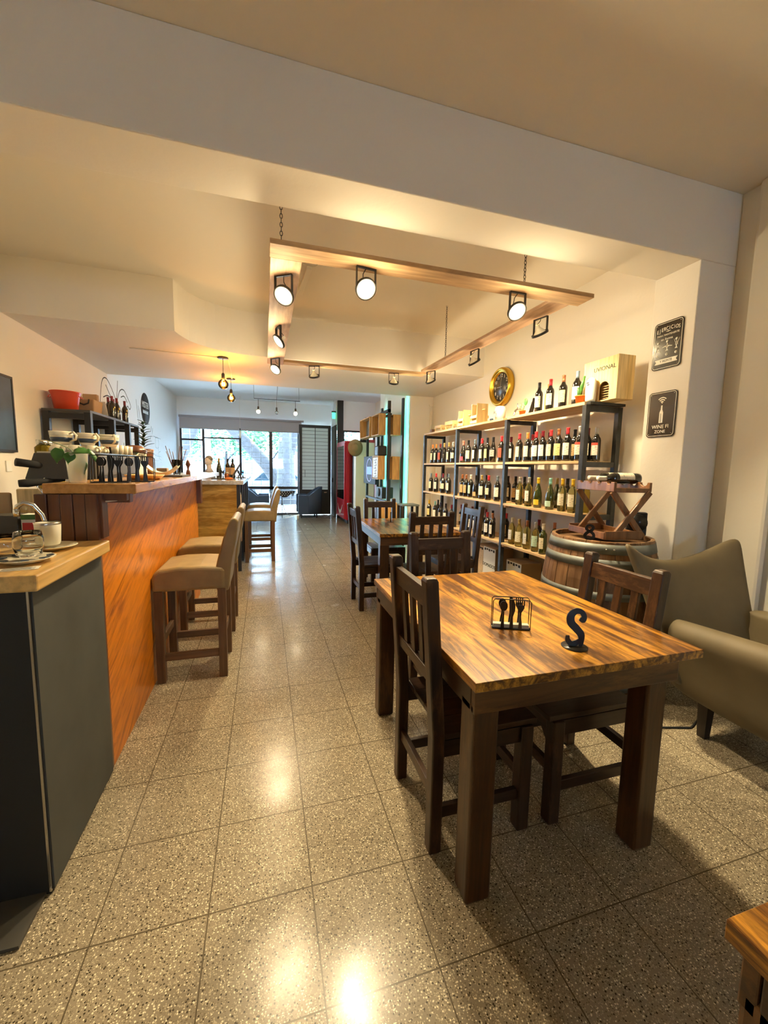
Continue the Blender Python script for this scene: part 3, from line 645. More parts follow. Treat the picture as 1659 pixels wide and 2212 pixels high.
def table(label, x0, x1, y0, y1, h, rz, legs, g='square-legged wooden tables', ov=0.0):
    """x0..x1 leg footprint; top overhangs by ov on the right"""
    cx, cy = (x0+x1)/2, (y0+y1)/2
    t = thing('dining_table', label, 'table', (cx, cy, 0), rz, g)
    hx, hy = (x1-x0)/2, (y1-y0)/2
    th = .032
    mb = MB().box(-hx-.01, hx+.01+ov, -hy-.02, hy+.02, h-th, h)
    mb.build('tabletop', 'table_top_wood', t, .0012, segs=1)
    a = h-th; ah = .085
    for nm, b in (('apron', (-hx, hx, -hy-.002, -hy+.022)), ('apron', (-hx, hx, hy-.022, hy+.002))):
        MB().box(b[0], b[1]+ (ov*.35), b[2], b[3], a-ah, a-.001).build(nm, 'table_apron_wood', t, .003)
    for sx in (-1, 1):
        MB().box(sx*hx-(.024 if sx > 0 else 0), sx*hx+(.024 if sx < 0 else 0), -hy+.024, hy-.024, a-ah, a-.001).build('apron', 'chair_wood_y', t, .003)
        for sy in (-1, 1):
            x = sx*(hx-.046); y = sy*(hy-.044)
            MB().box(x-.046, x+.046, y-.044, y+.044, 0, a-ah+.03).build('leg', 'table_leg_wood', t, .009, segs=3)
    return t
table('large worn honey-brown wooden table in the right foreground', .618, 1.418, 1.05, 2.20, .79, 0, 0, ov=.125)
table('dark glossy wooden table further back beside the wine shelves', 1.10, 1.93, 3.70, 4.86, .80, -.045, 0)
table('wooden table of which one corner shows at the lower right edge', .65, 1.50, -.85, .335, .79, 0, 0)
def stroke(mb, pts, ws, th, mat=None, n=8):
    """ribbon of varying width along pts (u, v), extruded in w"""
    P = []
    for i in range(len(pts)-1):
        p0 = pts[max(i-1, 0)]; p1 = pts[i]; p2 = pts[i+1]; p3 = pts[min(i+2, len(pts)-1)]
        for k in range(n):
            s = k/n
            f = lambda a, b, c, d: .5*((2*b)+(-a+c)*s+(2*a-5*b+4*c-d)*s*s+(-a+3*b-3*c+d)*s**3)
            P.append((f(p0[0], p1[0], p2[0], p3[0]), f(p0[1], p1[1], p2[1], p3[1]), ws[i]+(ws[i+1]-ws[i])*s))
    P.append((*pts[-1], ws[-1])); L, R = [], []
    for i, (x, y, w) in enumerate(P):
        a, b = P[max(i-1, 0)], P[min(i+1, len(P)-1)]; dx, dy = b[0]-a[0], b[1]-a[1]; l = math.hypot(dx, dy) or 1
        L.append((x-dy/l*w/2, y+dx/l*w/2)); R.append((x+dy/l*w/2, y-dx/l*w/2))
    vs = []
    for a, b in zip(L, R): vs += [(a[0], a[1], -th/2), (b[0], b[1], -th/2), (b[0], b[1], th/2), (a[0], a[1], th/2)]
    fs = []
    for i in range(len(L)-1):
        for k in range(4): fs.append((4*i+k, 4*i+(k+1) % 4, 4*i+4+(k+1) % 4, 4*i+4+k))
    fs += [(3, 2, 1, 0), tuple(4*(len(L)-1)+k for k in range(4))]
    return mb._add(vs, fs, mat=mat)
# ================================================================== WINE SHELVES, RIGHT
PY = [2.86, 4.02, 5.24, 6.44]
SZ = [.61, 1.065, 1.53]
XF, XB = 2.60, 2.99
t = thing('wine_shelving', 'tall black metal shelving with pine boards full of wine bottles', 'shelving', (0, 0, 0))
for i, y in enumerate(PY):
    fr = MB().box(XF, XF+.045, y-.022, y+.022, 0, 2.0).box(XB-.045, XB, y-.022, y+.022, 0, 1.995)
    for z in (1.95, 1.478, 1.015, .56, .12): fr.box(XF+.045, XB-.045, y-.018, y+.018, z-.0, z+.045)
    fr.build('end_frame', 'shelf_metal', t, .002)
for i in range(3):
    y0, y1 = PY[i], PY[i+1]
    for z in SZ:
        mb = MB()
        for k, (a, b) in enumerate(((XF-.012+.012, XF+.19), (XF+.20, XB-.005))): mb.box(a+(0.0 if k else -.0), b, y0+.024, y1-.024, z-.024, z)
        mb.build('shelf_board', 'shelf_wood', t, .001, segs=1)
MB().box(XF+.0, XF+.19, PY[0]-.10+.1, PY[1]-.02, 2.001, 2.026).box(XF+.20, XB, PY[0], PY[1]-.02, 2.001, 2.026).build('shelf_board', 'shelf_wood', t)
MB().box(XF+.0, XF+.19, PY[1]+.05, PY[2]-.02, 2.001, 2.026).box(XF+.20, XB, PY[1]+.05, PY[2]-.02, 2.001, 2.026).build('shelf_board', 'shelf_wood', t)
MB().box(XF+.0, XF+.19, PY[2]+.0, PY[3]-.02, 2.001, 2.026).box(XF+.20, XB, PY[2], PY[3]-.02, 2.001, 2.026).build('shelf_board', 'shelf_wood', t)
MB().box(XF+.02, XB, PY[0]-.045, PY[0]+.0-.001, 2.001, 2.022).build('end_cap', 'shelf_metal', t)
for i, y in enumerate(PY[1:3]):
    for z in (.575, 1.03): MB().box(XF+.01, XF+.06, y-.06, y+.06, z-.012, z+.010).build('board_bracket', 'shelf_wood', t)
# ---- bottles
def bmesh_of(name, mb, mat):
    o = mb.build(name, mat); me = o.data; bpy.data.objects.remove(o); return me
PR = {
 'bord': [(.030, 0), (.0365, .004), (.0375, .02), (.0375, .185), (.034, .205), (.022, .222), (.0155, .24), (.0145, .298), (.0145, .300)],
 'burg': [(.034, 0), (.0405, .004), (.041, .12), (.038, .15), (.028, .19), (.018, .225), (.0145, .25), (.0145, .300)],
}
body_me, caps_me, label_me = {}, {}, {}
for k, p in PR.items():
    for g in ('bottle_dark', 'bottle_green', 'bottle_clear', 'bottle_gold'):
        body_me[k, g] = bmesh_of('glass', MB().lathe(p, 20), g)
CAPC = {'red': (.62, .04, .05), 'dark red': (.18, .012, .02), 'orange': (.75, .28, .06), 'gold': (.55, .38, .12), 'black': (.015, .014, .014), 'silver': (.55, .54, .5), 'white': (.8, .78, .7), 'yellow': (.85, .55, .03), 'turquoise': (.25, .58, .55), 'copper': (.45, .17, .07), 'blue grey': (.25, .33, .40), 'pink': (.8, .28, .22), 'navy': (.03, .035, .08)}
for k, c in CAPC.items():
    simple('cap_'+k, c, .32, .35 if k in ('gold', 'silver', 'copper', 'blue grey') else 0)
    caps_me[k] = bmesh_of('capsule', MB().lathe([(.0156, .236), (.0155, .262), (.0152, .290), (.0165, .292), (.0165, .302), (.014, .3045)], 16), 'cap_'+k)
LABC = {'cream': (.80, .74, .55), 'white': (.82, .80, .74), 'tan': (.62, .42, .20), 'pink': (.85, .08, .14), 'yellow': (.86, .60, .04), 'pale yellow': (.80, .68, .30), 'mint': (.55, .75, .60), 'red topped white': (.82, .76, .66), 'black': (.02, .02, .02), 'grey': (.45, .42, .38), 'red patterned': (.55, .10, .06)}
def label_mat(k, c):
    m, t, b = nt('label_'+k); tc = t.nodes.new('ShaderNodeTexCoord'); L = t.links
    n = t.nodes.new('ShaderNodeTexNoise'); n.inputs['Scale'].default_value = 55; n.inputs['Detail'].default_value = 2
    mp = t.nodes.new('ShaderNodeMapping'); mp.inputs['Scale'].default_value = (1, .6, 3.2)
    L.new(tc.outputs['Object'], mp.inputs['Vector']); L.new(mp.outputs[0], n.inputs['Vector'])
    r = t.nodes.new('ShaderNodeValToRGB'); r.color_ramp.elements[0].position = .32; r.color_ramp.elements[1].position = .38
    ink = (.08, .07, .06) if k != 'black' else (.5, .45, .4)
    if k == 'red topped white': ink = (.7, .12, .08)
    r.color_ramp.elements[0].color = (*ink, 1); r.color_ramp.elements[1].color = (*c, 1)
    L.new(n.outputs[0], r.inputs[0]); out = r.outputs[0]
    if k == 'red topped white':
        sx = t.nodes.new('ShaderNodeSeparateXYZ'); L.new(tc.outputs['Object'], sx.inputs[0])
        g = t.nodes.new('ShaderNodeMath'); g.operation = 'GREATER_THAN'; g.inputs[1].default_value = .142; L.new(sx.outputs[2], g.inputs[0])
        mx = t.nodes.new('ShaderNodeMix'); mx.data_type = 'RGBA'; mx.inputs[7].default_value = (.75, .08, .05, 1)
        L.new(g.outputs[0], mx.inputs[0]); L.new(out, mx.inputs[6]); out = mx.outputs[2]
    L.new(out, b.inputs['Base Color']); b.inputs['Roughness'].default_value = .6
for k, c in LABC.items(): label_mat(k, c)
def curved(r, z0, z1, half, n=8):
    mb = MB(); vs = []
    for i in range(n+1):
        a = PI+half*(2*i/n-1)
        for rr in (r, r+.0006):
            for z in (z0, z1): vs.append((rr*math.cos(a), rr*math.sin(a), z))
    fs = []
    for i in range(n):
        a = 4*i; b = a+4; fs += [(a+2, b+2, b+3, a+3), (a, a+1, b+1, b), (a, b, b+2, a+2), (a+1, a+3, b+3, b+1)]
    fs += [(0, 2, 3, 1), (4*n, 4*n+1, 4*n+3, 4*n+2)]
    return mb._add(vs, fs, smooth=False)
def lab(kind, shape, col):
    key = (kind, shape, col)
    if key not in label_me:
        r = .0377 if kind == 'bord' else .0412
        z0, z1, h = {'tall': (.055, .165, 1.1), 'mid': (.07, .15, 1.1), 'low': (.03, .085, 1.15)}[shape]
        label_me[key] = bmesh_of('label', curved(r, z0, z1, h), 'label_'+col)
    return label_me[key]
GW = {'bottle_dark': 'dark', 'bottle_green': 'olive green', 'bottle_clear': 'pale golden', 'bottle_gold': 'golden'}
def bottle(x, y, z, kind, g, cap, shape, lc, label, group, rz=None):
    t = thing('wine_bottle', label, 'bottle', (x, y, z), random.uniform(-.35, .35) if rz is None else rz, group)
    for me, nm in ((body_me[kind, g], 'glass'), (caps_me[cap], 'capsule')):
        o = bpy.data.objects.new(nm, me); COL.objects.link(o); o.parent = t
    if shape:
        o = bpy.data.objects.new('label', lab(kind, shape, lc)); COL.objects.link(o); o.parent = t
    return t
B, G, C, O_ = 'bottle_dark', 'bottle_green', 'bottle_clear', 'bottle_gold'
FX, BX = 2.665, 2.84
ROWS = {
 ('upper', 1.53): [
  (6.20, 0, B, 'orange', 'tall', 'cream'), (6.07, 0, B, 'orange', 'tall', 'cream'), (5.91, 0, B, 'dark red', 'tall', 'red patterned'), (5.74, 0, B, 'gold', 'mid', 'black'), (5.58, 0, B, 'gold', 'tall', 'cream'), (5.45, 0, B, 'silver', 'mid', 'cream'),
  (5.66, 1, B, 'copper', None, ''), (5.12, 0, 'b', 'pink', 'low', 'pink'), (4.99, 0, B, 'black', 'tall', 'cream'), (4.82, 0, B, 'blue grey', 'tall', 'white'), (4.92, 1, B, 'black', 'tall', 'white'), (4.64, 0, B, 'red', 'tall', 'cream'), (4.49, 0, B, 'black', 'tall', 'pale yellow'), (4.36, 0, 'b', 'black', 'mid', 'grey'), (4.19, 0, B, 'red', 'tall', 'red patterned'), (4.25, 1, B, 'dark red', 'tall', 'white'),
  (3.83, 0, B, 'red', 'tall', 'cream'), (3.70, 0, B, 'orange', 'tall', 'cream'), (3.565, 0, B, 'red', 'tall', 'white'), (3.45, 0, B, 'dark red', 'tall', 'white'), (3.34, 0, B, 'red', 'tall', 'cream'), (3.225, 0, B, 'copper', 'tall', 'pale yellow'), (3.10, 0, B, 'red', 'tall', 'white'), (2.965, 0, B, 'silver', 'tall', 'red topped white'),
  (3.85, 1, B, 'red', 'tall', 'white'), (3.70, 1, B, 'copper', 'tall', 'tan'), (3.575, 1, B, 'dark red', 'tall', 'cream'), (3.45, 1, B, 'black', 'tall', 'white'), (3.33, 1, B, 'dark red', 'tall', 'cream'), (3.21, 1, B, 'black', 'tall', 'tan'), (3.06, 1, B, 'dark red', 'tall', 'cream'), (2.955, 1, B, 'silver', 'tall', 'red topped white')],
 ('middle', 1.065): [
  (6.24, 0, B, 'blue grey', 'tall', 'cream'), (6.03, 0, B, 'red', 'tall', 'white'), (5.77, 0, B, 'dark red', 'mid', 'cream'), (5.57, 0, B, 'blue grey', 'tall', 'white'), (6.2, 1, B, 'navy', 'tall', 'white'), (5.95, 1, B, 'navy', 'tall', 'cream'),
  (5.12, 0, B, 'copper', 'tall', 'tan'), (5.0, 0, B, 'copper', 'tall', 'tan'), (4.87, 0, B, 'white', 'tall', 'mint'), (4.73, 0, 'b', 'black', 'low', 'tan'), (4.59, 0, B, 'gold', 'tall', 'white'), (4.42, 0, B, 'red', 'mid', 'cream'), (4.24, 0, B, 'blue grey', 'tall', 'white'), (4.76, 1, B, 'black', 'mid', 'cream'), (4.28, 1, B, 'black', 'tall', 'cream'), (4.12, 1, B, 'black', 'tall', 'tan'),
  (3.80, 0, C, 'silver', 'tall', 'white'), (3.625, 0, C, 'silver', 'tall', 'white'), (3.475, 0, 'g', 'yellow', 'low', 'yellow'), (3.29, 0, 'g', 'turquoise', 'low', 'mint'), (3.14, 0, C, 'yellow', 'tall', 'cream'), (3.00, 0, C, 'yellow', 'tall', 'cream'), (3.95, 1, B, 'black', 'tall', 'tan'), (3.42, 1, 'g', 'gold', None, ''), (3.27, 1, B, 'black', 'tall', 'white')],
 ('lower', .61): [
  (6.30, 0, B, 'yellow', 'tall', 'pale yellow'), (6.32, 1, B, 'black', 'tall', 'white'), (6.05, 0, B, 'turquoise', 'tall', 'white'), (5.82, 0, B, 'navy', 'mid', 'grey'), (5.62, 0, B, 'black', 'tall', 'white'), (5.42, 0, B, 'dark red', 'tall', 'white'), (5.44, 1, B, 'dark red', 'tall', 'cream'), (5.12, 1, B, 'dark red', 'tall', 'white'), (5.04, 0, B, 'dark red', 'tall', 'white'),
  (4.88, 0, B, 'dark red', 'tall', 'white'), (4.70, 0, B, 'navy', 'tall', 'white'), (4.56, 0, B, 'black', 'tall', 'cream'), (4.42, 0, B, 'red', 'tall', 'white'), (4.29, 0, B, 'copper', 'tall', 'white'), (4.92, 1, B, 'black', 'tall', 'cream'), (4.75, 1, B, 'dark red', 'tall', 'cream'), (4.58, 1, B, 'black', 'tall', 'white'), (4.27, 1, B, 'red', 'tall', 'tan'),
  (3.90, 0, C, 'white', 'tall', 'white'), (3.75, 0, C, 'gold', 'tall', 'cream'), (3.62, 0, C, 'copper', 'tall', 'white'), (3.48, 0, C, 'silver', 'tall', 'mint'), (3.355, 0, G, 'white', 'tall', 'cream'), (3.66, 1, B, 'dark red', 'tall', 'tan'), (3.42, 1, G, 'copper', 'tall', 'tan')],
}
ORD = ['first', 'second', 'third', 'fourth', 'fifth', 'sixth', 'seventh', 'eighth', 'ninth', 'tenth', 'eleventh', 'twelfth']
for (row, z), L in ROWS.items():
    cnt = {}
    for (y, back, g, cap, shp, lc) in sorted(L, key=lambda q: -q[0]):
        bay = 'far' if y > PY[2] else ('centre' if y > PY[1] else 'near')
        k = (bay, back); cnt[k] = cnt.get(k, 0)+1
        kind = 'bord'
        if g == 'b': g, kind = B, 'burg'
        if g == 'g': g, kind = G, 'burg'
        x = (BX if back else FX)+random.uniform(-.008, .008)
        lb = f"{GW[g]} bottle, {cap} capsule, {ORD[cnt[k]-1]} from left in {'back' if back else 'front'} row, {row} shelf, {bay} bay"
        bottle(x, y, z+.0005, kind, g, cap, shp, lc, lb, f'wine bottles on the {row} shelf')
o = bottle(2.80, 2.99+.0, 1.0655, 'bord', O_, 'gold', None, '', 'slender bottle of orange liqueur seen through the rack on the barrel', 'wine bottles on the middle shelf')
# top board
TZ = 2.0265
for y, cap, lc, nm in ((3.60, 'black', 'cream', 'black'), (3.43, 'red', 'cream', 'red'), (3.25, 'copper', 'pale yellow', 'brown'), (3.075, 'blue grey', 'white', 'blue')):
    bottle(2.70, y, TZ, 'bord', B, cap, 'tall', lc, f'dark wine bottle with {nm} capsule standing on the top board', 'wine bottles on the top board', .2)
bottle(2.84, 3.63, TZ, 'bord', C, 'gold', None, '', 'pale bottle with a cork-coloured cap behind the black-capped bottle', 'wine bottles on the top board')
# wooden wine box with arch window
t = thing('wine_box', 'pale wooden presentation box standing on the near end of the top board', 'box', (2.70, 2.64, TZ))
mt = Matrix(((0, 0, 1, 0), (1, 0, 0, 0), (0, 1, 0, 0), (0, 0, 0, 1)))
def arch_face(mb, w, h, cx, aw, ah, x0, x1):
    """front board with an arched opening: polygon in (y, z)"""
    pts = [(0, 0), (cx-aw, 0)]
    for i in range(13):
        a = PI-PI*i/12; pts.append((cx+aw*math.cos(a), ah-aw+aw*math.sin(a)))
    pts += [(cx+aw, 0), (w, 0), (w, h), (0, h)]
    mb.prism(pts, x0, x1, mat=mt)
mb = MB(); arch_face(mb, .36, .345, .13, .052, .155, 0, .01)
mb.box(.01, .17, 0, .01, 0, .345).box(.01, .17, .35, .36, 0, .345).box(.01, .17, .01, .35, .335, .345).box(.01, .17, .01, .35, 0, .01).box(.16, .17, .01, .35, .01, .335)
mb.build('box_shell', 'crate_wood', t, .001, segs=1)
text_obj('UVIONAL', .048, 'ink', t, (-.001, .135, .262), (PI/2, 0, -PI/2), sx=1.1)
mb = MB(); stroke(mb, [(.24, .300), (.22, .306), (.20, .299), (.18, .305), (.16, .300), (.14, .306), (.12, .301), (.09, .304)], [.0015]*8, .001, Matrix(((0, 0, 1, -.0008), (1, 0, 0, 0), (0, 1, 0, 0), (0, 0, 0, 1))), 3); mb.build('script_line', 'label_tan', t)
mb = MB()
for k in range(6): mb.box(.03, .031, .085, .175, .02+k*.02, .026+k*.02)
mb.build('inner_card', 'kraft', t)
t = thing('air_freshener', 'white oval air freshener dispenser in front of the wooden box', 'dispenser', (2.655, 2.86, TZ), 0)
MB().lathe([(.036, 0), (.040, .02), (.043, .08), (.043, .13), (.040, .165), (.030, .188), (.012, .198), (.001, .2)], 20, mat=Matrix.Diagonal((.85, 1.15, 1, 1))).build('dispenser_body', 'plastic_white', t)
MB().box(-.041, -.035, -.012, .012, .150, .156).box(-.041, -.035, -.016, .004, .135, .140).build('nozzle', 'ink', t)
def pot(label, x, y, z, r, h, plant, mat='terracotta_orange'):
    t = thing('potted_plant', label, 'plant', (x, y, z))
    MB().lathe([(r*.72, 0), (r*.95, h*.86), (r*1.05, h*.86), (r*1.05, h), (r*.88, h), (r*.86, h*.9)], 18).build('pot', mat, t)
    plant(t, h); return t
def cactus(t, h):
    MB().tube([(0, 0, h*.8), (.0, -.015, h+.08), (.0, -.04, h+.16)], [.014, .016, .009], 8).build('stem', 'leaf_green', t)
    MB().tube([(0, .02, h*.8), (0, .022, h+.05), (0, .03, h+.075)], [.010, .012, .006], 8).build('stem', 'leaf_green', t)
pot('small orange pot with a tall cactus beside the white dispenser', 2.66, 2.985, TZ, .042, .072, cactus)
def paddle(t, h):
    for (p, sc, r) in (((.0, -.05, h+.085), (.25, 1, 1.15), .034), ((0, .0, h+.03), (.3, 1, .9), .026), ((0, .045, h+.05), (.3, 1, 1.1), .022), ((.02, .02, h+.06), (.3, 1, 1), .02)):
        MB().ball(p, r, sc).build('pad', 'leaf_green' if sc[2] > 1.1 else 'succulent', t)
    MB().tube([(0, 0, h*.8), (0, -.02, h+.02), (0, -.045, h+.06)], .005, 6).build('stem', 'succulent', t)
pot('small orange pot with a round-leaved succulent near the clock', 2.68, 3.84, TZ, .036, .055, paddle)
t = thing('menu_holder', 'small black and white card leaning beside the black-capped bottle', 'card', (2.70, 3.70, TZ))
MB().bar((0, .03, 0), (0, -.04, .16), .05, .006, up=(0, 1, .4)).build('card_panel', 'ink', t)
MB().bar((-.005, .035, 0), (-.005, -.03, .15), .04, .003, up=(0, 1, .4)).build('card_sheet', 'white_card', t)
t = thing('storage_tub', 'translucent white tub with purple lettering under the clock', 'tub', (2.70, 4.30, TZ))
MB().lathe([(.055, 0), (.065, .13), (.058, .15), (.04, .165), (.01, .168)], 18).build('tub_body', 'plastic_white', t)
text_obj('AC', .05, 'navy', t, (-.064, .01, .09), (PI/2, 0, -PI/2))
text_obj('C', .05, 'navy', t, (-.0645, -.012, .045), (PI/2, 0, -PI/2))
t = thing('bottle_stopper', 'tiny dark stopper lying on the top board before the tub', 'stopper', (2.62, 4.36, TZ))
MB().cyl((0, -.02, .014), (0, .02, .014), .014).build('stopper_body', 'navy', t)
t = thing('glass_decanter', 'round clear glass carafe near the small succulent', 'carafe', (2.76, 4.02, TZ))
MB().lathe([(.03, 0), (.058, .02), (.062, .05), (.045, .09), (.02, .11), (.02, .15), (.026, .16)], 20, cap=False).build('carafe_body', 'window_glass', t)
def caddy(label, y, hh, h2):
    t = thing('bottle_caddy', label, 'caddy', (2.66, y, TZ), 0, 'pale wooden bottle caddies')
    for q in (-.075, .063): MB().box(0, .16, q, q+.012, 0, hh).build('side_board', 'crate_wood', t, .001, segs=1)
    mb = MB()
    for z in (.02, .085): mb.box(-.010, 0, -.085, .085, z, z+.035).box(.16, .17, -.085, .085, z, z+.035)
    mb.box(0, .16, -.063, .063, 0, .01).build('slat', 'crate_wood_y', t, .001, segs=1)
    MB().cyl((.08, -.14, hh*.70), (.08, .14, hh*.70), .010).build('handle', 'crate_wood_y', t)
    return t
caddy('tall pale wooden bottle caddy standing left of the clock', 4.86, .27, 0)
caddy('pale wooden bottle caddy further from the clock, next to the low crate', 5.24, .235, 0)
def crate(label, x, y, z, w, d, h):
    t = thing('wooden_crate', label, 'crate', (x, y, z), 0, 'small slatted crates on the top board')
    mb = MB()
    for sy in (-1, 1): mb.box(0, .012, sy*w/2-.006, sy*w/2+.006, 0, h).box(d-.012, d, sy*w/2-.006, sy*w/2+.006, 0, h)
    mb.build('corner_post', 'crate_wood', t)
    mb = MB()
    for zz in (h*.58, ): mb.box(-.006, 0, -w/2-.006, w/2+.006, zz, h).box(d, d+.006, -w/2-.006, w/2+.006, zz, h)
    for sy in (-1, 1): mb.box(0, d, sy*w/2-.004 + sy*.004, sy*w/2+.004+sy*.004, h*.6, h)
    mb.box(-.003, d, -w/2, w/2, 0, .02).build('slat', 'crate_wood_y', t)
crate('low slatted wooden crate beside the bottle caddies', 2.66, 5.62, TZ, .24, .16, .125)
crate('smallest slatted wooden crate at the far end of the top board', 2.66, 6.02, TZ, .22, .16, .10)
t = thing('wine_glass_box', 'small dark wooden block at the far end of the top board', 'box', (2.64, 6.25, TZ))
MB().box(0, .07, -.035, .035, 0, .06).build('block_body', 'barrel_wood', t, .003)
# cartons on the floor
def carton(label, x0, x1, y0, y1, h, face, txt=None):
    t = thing('wine_carton', label, 'carton', ((x0+x1)/2, (y0+y1)/2, 0), 0, 'cardboard cartons under the shelves')
    a, b = (x1-x0)/2, (y1-y0)/2
    MB().box(-a, a, -b, b, 0, h).build('carton_body', 'cardboard', t, .003)
    MB().box(-a-.002, -a, -b+.004, b-.004, .01, h-.01).build('printed_face', face, t)
    MB().box(-a, a, -.03, .03, h, h+.001).build('tape', 'kraft', t)
    if txt: text_obj(txt, .058, 'ink', t, (-a-.003, 0, h*.52), (PI/2, 0, -PI/2))
    mb = MB()
    for k in range(5): mb.box(-a-.0035, -a-.002, b*(.7-k*.35)-.02, b*(.7-k*.35)+.015, .015, .03+.02*(k % 3)).box(-a-.0035, -a-.002, b*(.7-k*.35)-.02, b*(.7-k*.35)+.015, h-.05+.01*(k % 2), h-.02)
    mb.build('print', 'ink', t)
carton('tall white-faced carton printed DOMADOS under the shelves', 2.68, 2.93, 4.22, 4.50, .48, 'white_card', 'DOMADOS')
carton('orange-striped carton behind the white-faced carton', 2.70, 2.95, 4.53, 4.76, .46, 'label_tan')
carton('brown carton with a white panel behind the shelf post', 2.68, 2.94, 3.70, 3.985, .42, 'white_card')
carton('small dark carton left of the barrel', 2.72, 2.92, 3.22, 3.36, .38, 'cardboard')
t = thing('wall_clock', 'round brass-rimmed wall clock with black face above the wine shelves', 'clock', (XR, 4.81, 2.53))
mt = Matrix(((0, 0, -1, 0), (-1, 0, 0, 0), (0, 1, 0, 0), (0, 0, 0, 1)))
MB().lathe([(.245, 0), (.25, .01), (.25, .05), (.24, .072), (.225, .08), (.212, .074), (.206, .062), (.196, .064), (.186, .05), (.18, .04)], 44, mat=mt, cap=False).build('rim', 'brass', t)
MB().lathe([(.0001, .038), (.19, .038), (.19, .030)], 40, mat=mt).build('dial', 'clock_face', t)
for i in range(1, 13):
    a = PI/2-i*PI/6
    text_obj(str(i), .062, 'sign_white', t, (-.040, -.145*math.cos(a), .145*math.sin(a)), (PI/2, 0, -PI/2), 'numeral', ex=.0006)
MB().bar((-.043, -.0, -.03), (-.043, .0, .12), .006, .002, up=(1, 0, 0)).build('minute_hand', 'steel', t)
MB().bar((-.045, -.03, 0), (-.045, .10, .003), .007, .002, up=(1, 0, 0)).build('hour_hand', 'steel', t)
t = thing('wall_conduit', 'thin white cable cover in the corner beyond the shelves', 'conduit', (3.0, 7.13, 0))
MB().box(-.012, .012, -.008, .018, 1.2, 2.6).box(-.03, .03, -.01, .018, 2.60, 2.625).box(-.02, .02, -.012, .018, 2.12, 2.16).build('conduit_body', 'plaster', t)
# ================================================================== TIN SIGNS on the pilaster
def rrect(w, h, r, n=5):
    pts = []
    for cx, cy, a0 in ((w/2-r, h/2-r, 0), (-w/2+r, h/2-r, PI/2), (-w/2+r, -h/2+r, PI), (w/2-r, -h/2+r, 1.5*PI)):
        for i in range(n+1): a = a0+PI/2*i/n; pts.append((cx+r*math.cos(a), cy+r*math.sin(a)))
    return pts
SM = Matrix(((0, 0, -1, 0), (-1, 0, 0, 0), (0, 1, 0, 0), (0, 0, 0, 1)))  # local (u right, v up, w out) -> wall facing -x
def tin(label, y, z, w, h, r=.025):
    t = thing('tin_sign', label, 'sign', (2.73, y, z), 0, 'black tin signs on the pilaster')
    MB().prism(rrect(w, h, r), .002, .007, mat=SM).build('plate', 'sign_black', t)
    a, b = rrect(w-.014, h-.014, r-.006), rrect(w-.020, h-.020, r-.009); n = len(a)
    mb = MB(); vs = [(x, y, .0072) for x, y in a]+[(x, y, .0072) for x, y in b]+[(x, y, .0078) for x, y in a]+[(x, y, .0078) for x, y in b]
    fs = []
    for i in range(n):
        j = (i+1) % n; fs += [(2*n+i, 2*n+j, 3*n+j, 3*n+i), (i, j, 2*n+j, 2*n+i), (n+i, n+j, 3*n+j, 3*n+i)]
    mb._add(vs, fs, mat=SM); mb.build('border', 'sign_white', t)
    mb = MB()
    for sx in (-1, 1):
        for sy in (-1, 1): mb.lathe([(.004, .007), (.003, .0095)], 8, c=(sx*(w/2-.022), sy*(h/2-.022), 0), mat=SM)
    mb.build('screw', 'steel', t)
    return t
ROT = (PI/2, 0, -PI/2)
t = tin('black tin sign headed EJERCICIOS with three white corkscrews', 2.258, 2.335, .215, .325)
for i, ch in enumerate('EJERCICIOS'):
    u = (i-4.5)*.0175; text_obj(ch, .036, 'sign_white', t, (-.0082, -u, .112-(u*u)*1.6), (PI/2, 0, -PI/2), sx=.75)
text_obj('PARA MANTENERTE', .018, 'sign_white', t, (-.0082, 0, .070), ROT)
text_obj('en forma', .024, 'sign_white', t, (-.0082, .006, .042), ROT)
mb = MB().prism([(-.02, .0925), (0, .0955), (.02, .0925), (0, .0895)], .0072, .0082, mat=SM)
for k, (u, arm) in enumerate(((-.068, -1), (0, 0), (.068, 1))):
    mb.lathe([(.009, .0072), (.0105, .0082)], 12, c=(u, .022, 0), mat=SM)
    mb.prism([(u-.003, -.035), (u+.003, -.035), (u+.003, .016), (u-.003, .016)], .0072, .0082, mat=SM)
    mb.prism([(u-.010, -.016), (u+.010, -.016), (u+.006, -.002), (u-.006, -.002)], .0072, .0082, mat=SM)
    mb.prism([(u-.010, -.040), (u+.010, -.040), (u+.007, -.034), (u-.007, -.034)], .0072, .0082, mat=SM)
    for s in (-1, 1):
        tip = {-1: (.020, -.048), 0: (.036, -.014), 1: (.020, .026)}[arm]
        mb.prism([(u+s*.005, -.004), (u+s*.006, -.010), (u+s*(tip[0]), tip[1]-.002), (u+s*(tip[0]+.001), tip[1]+.002)], .0072, .0082, mat=SM)
    mb.lathe([(.0095, .0072), (.0095, .0082)], 12, c=(u, -.065, 0), mat=SM)
mb.build('corkscrew_emblem', 'sign_white', t)
for k, u in enumerate((-.068, 0, .068)): text_obj(str(k+1), .014, 'sign_black', t, (-.0084, -u, -.065), ROT)
MB().prism([(-.085, -.125), (.085, -.125), (.073, -.109), (.085, -.093), (-.085, -.093), (-.073, -.109)], .0072, .0082, mat=SM).build('banner', 'sign_white', t)
text_obj('Y REPITE', .024, 'sign_black', t, (-.0084, 0, -.109), ROT)
t = tin('black tin sign reading WINE FI ZONE with a white bottle', 2.256, 1.855, .215, .318)
text_obj('WINE FI', .036, 'sign_white', t, (-.0082, 0, -.088), ROT)
text_obj('ZONE', .030, 'sign_white', t, (-.0082, 0, -.122), ROT)
mb = MB().prism([(-.014, -.06), (.014, -.06), (.014, .012), (.006, .032), (.0055, .062), (-.0055, .062), (-.006, .032), (-.014, .012)], .0072, .0082, mat=SM)
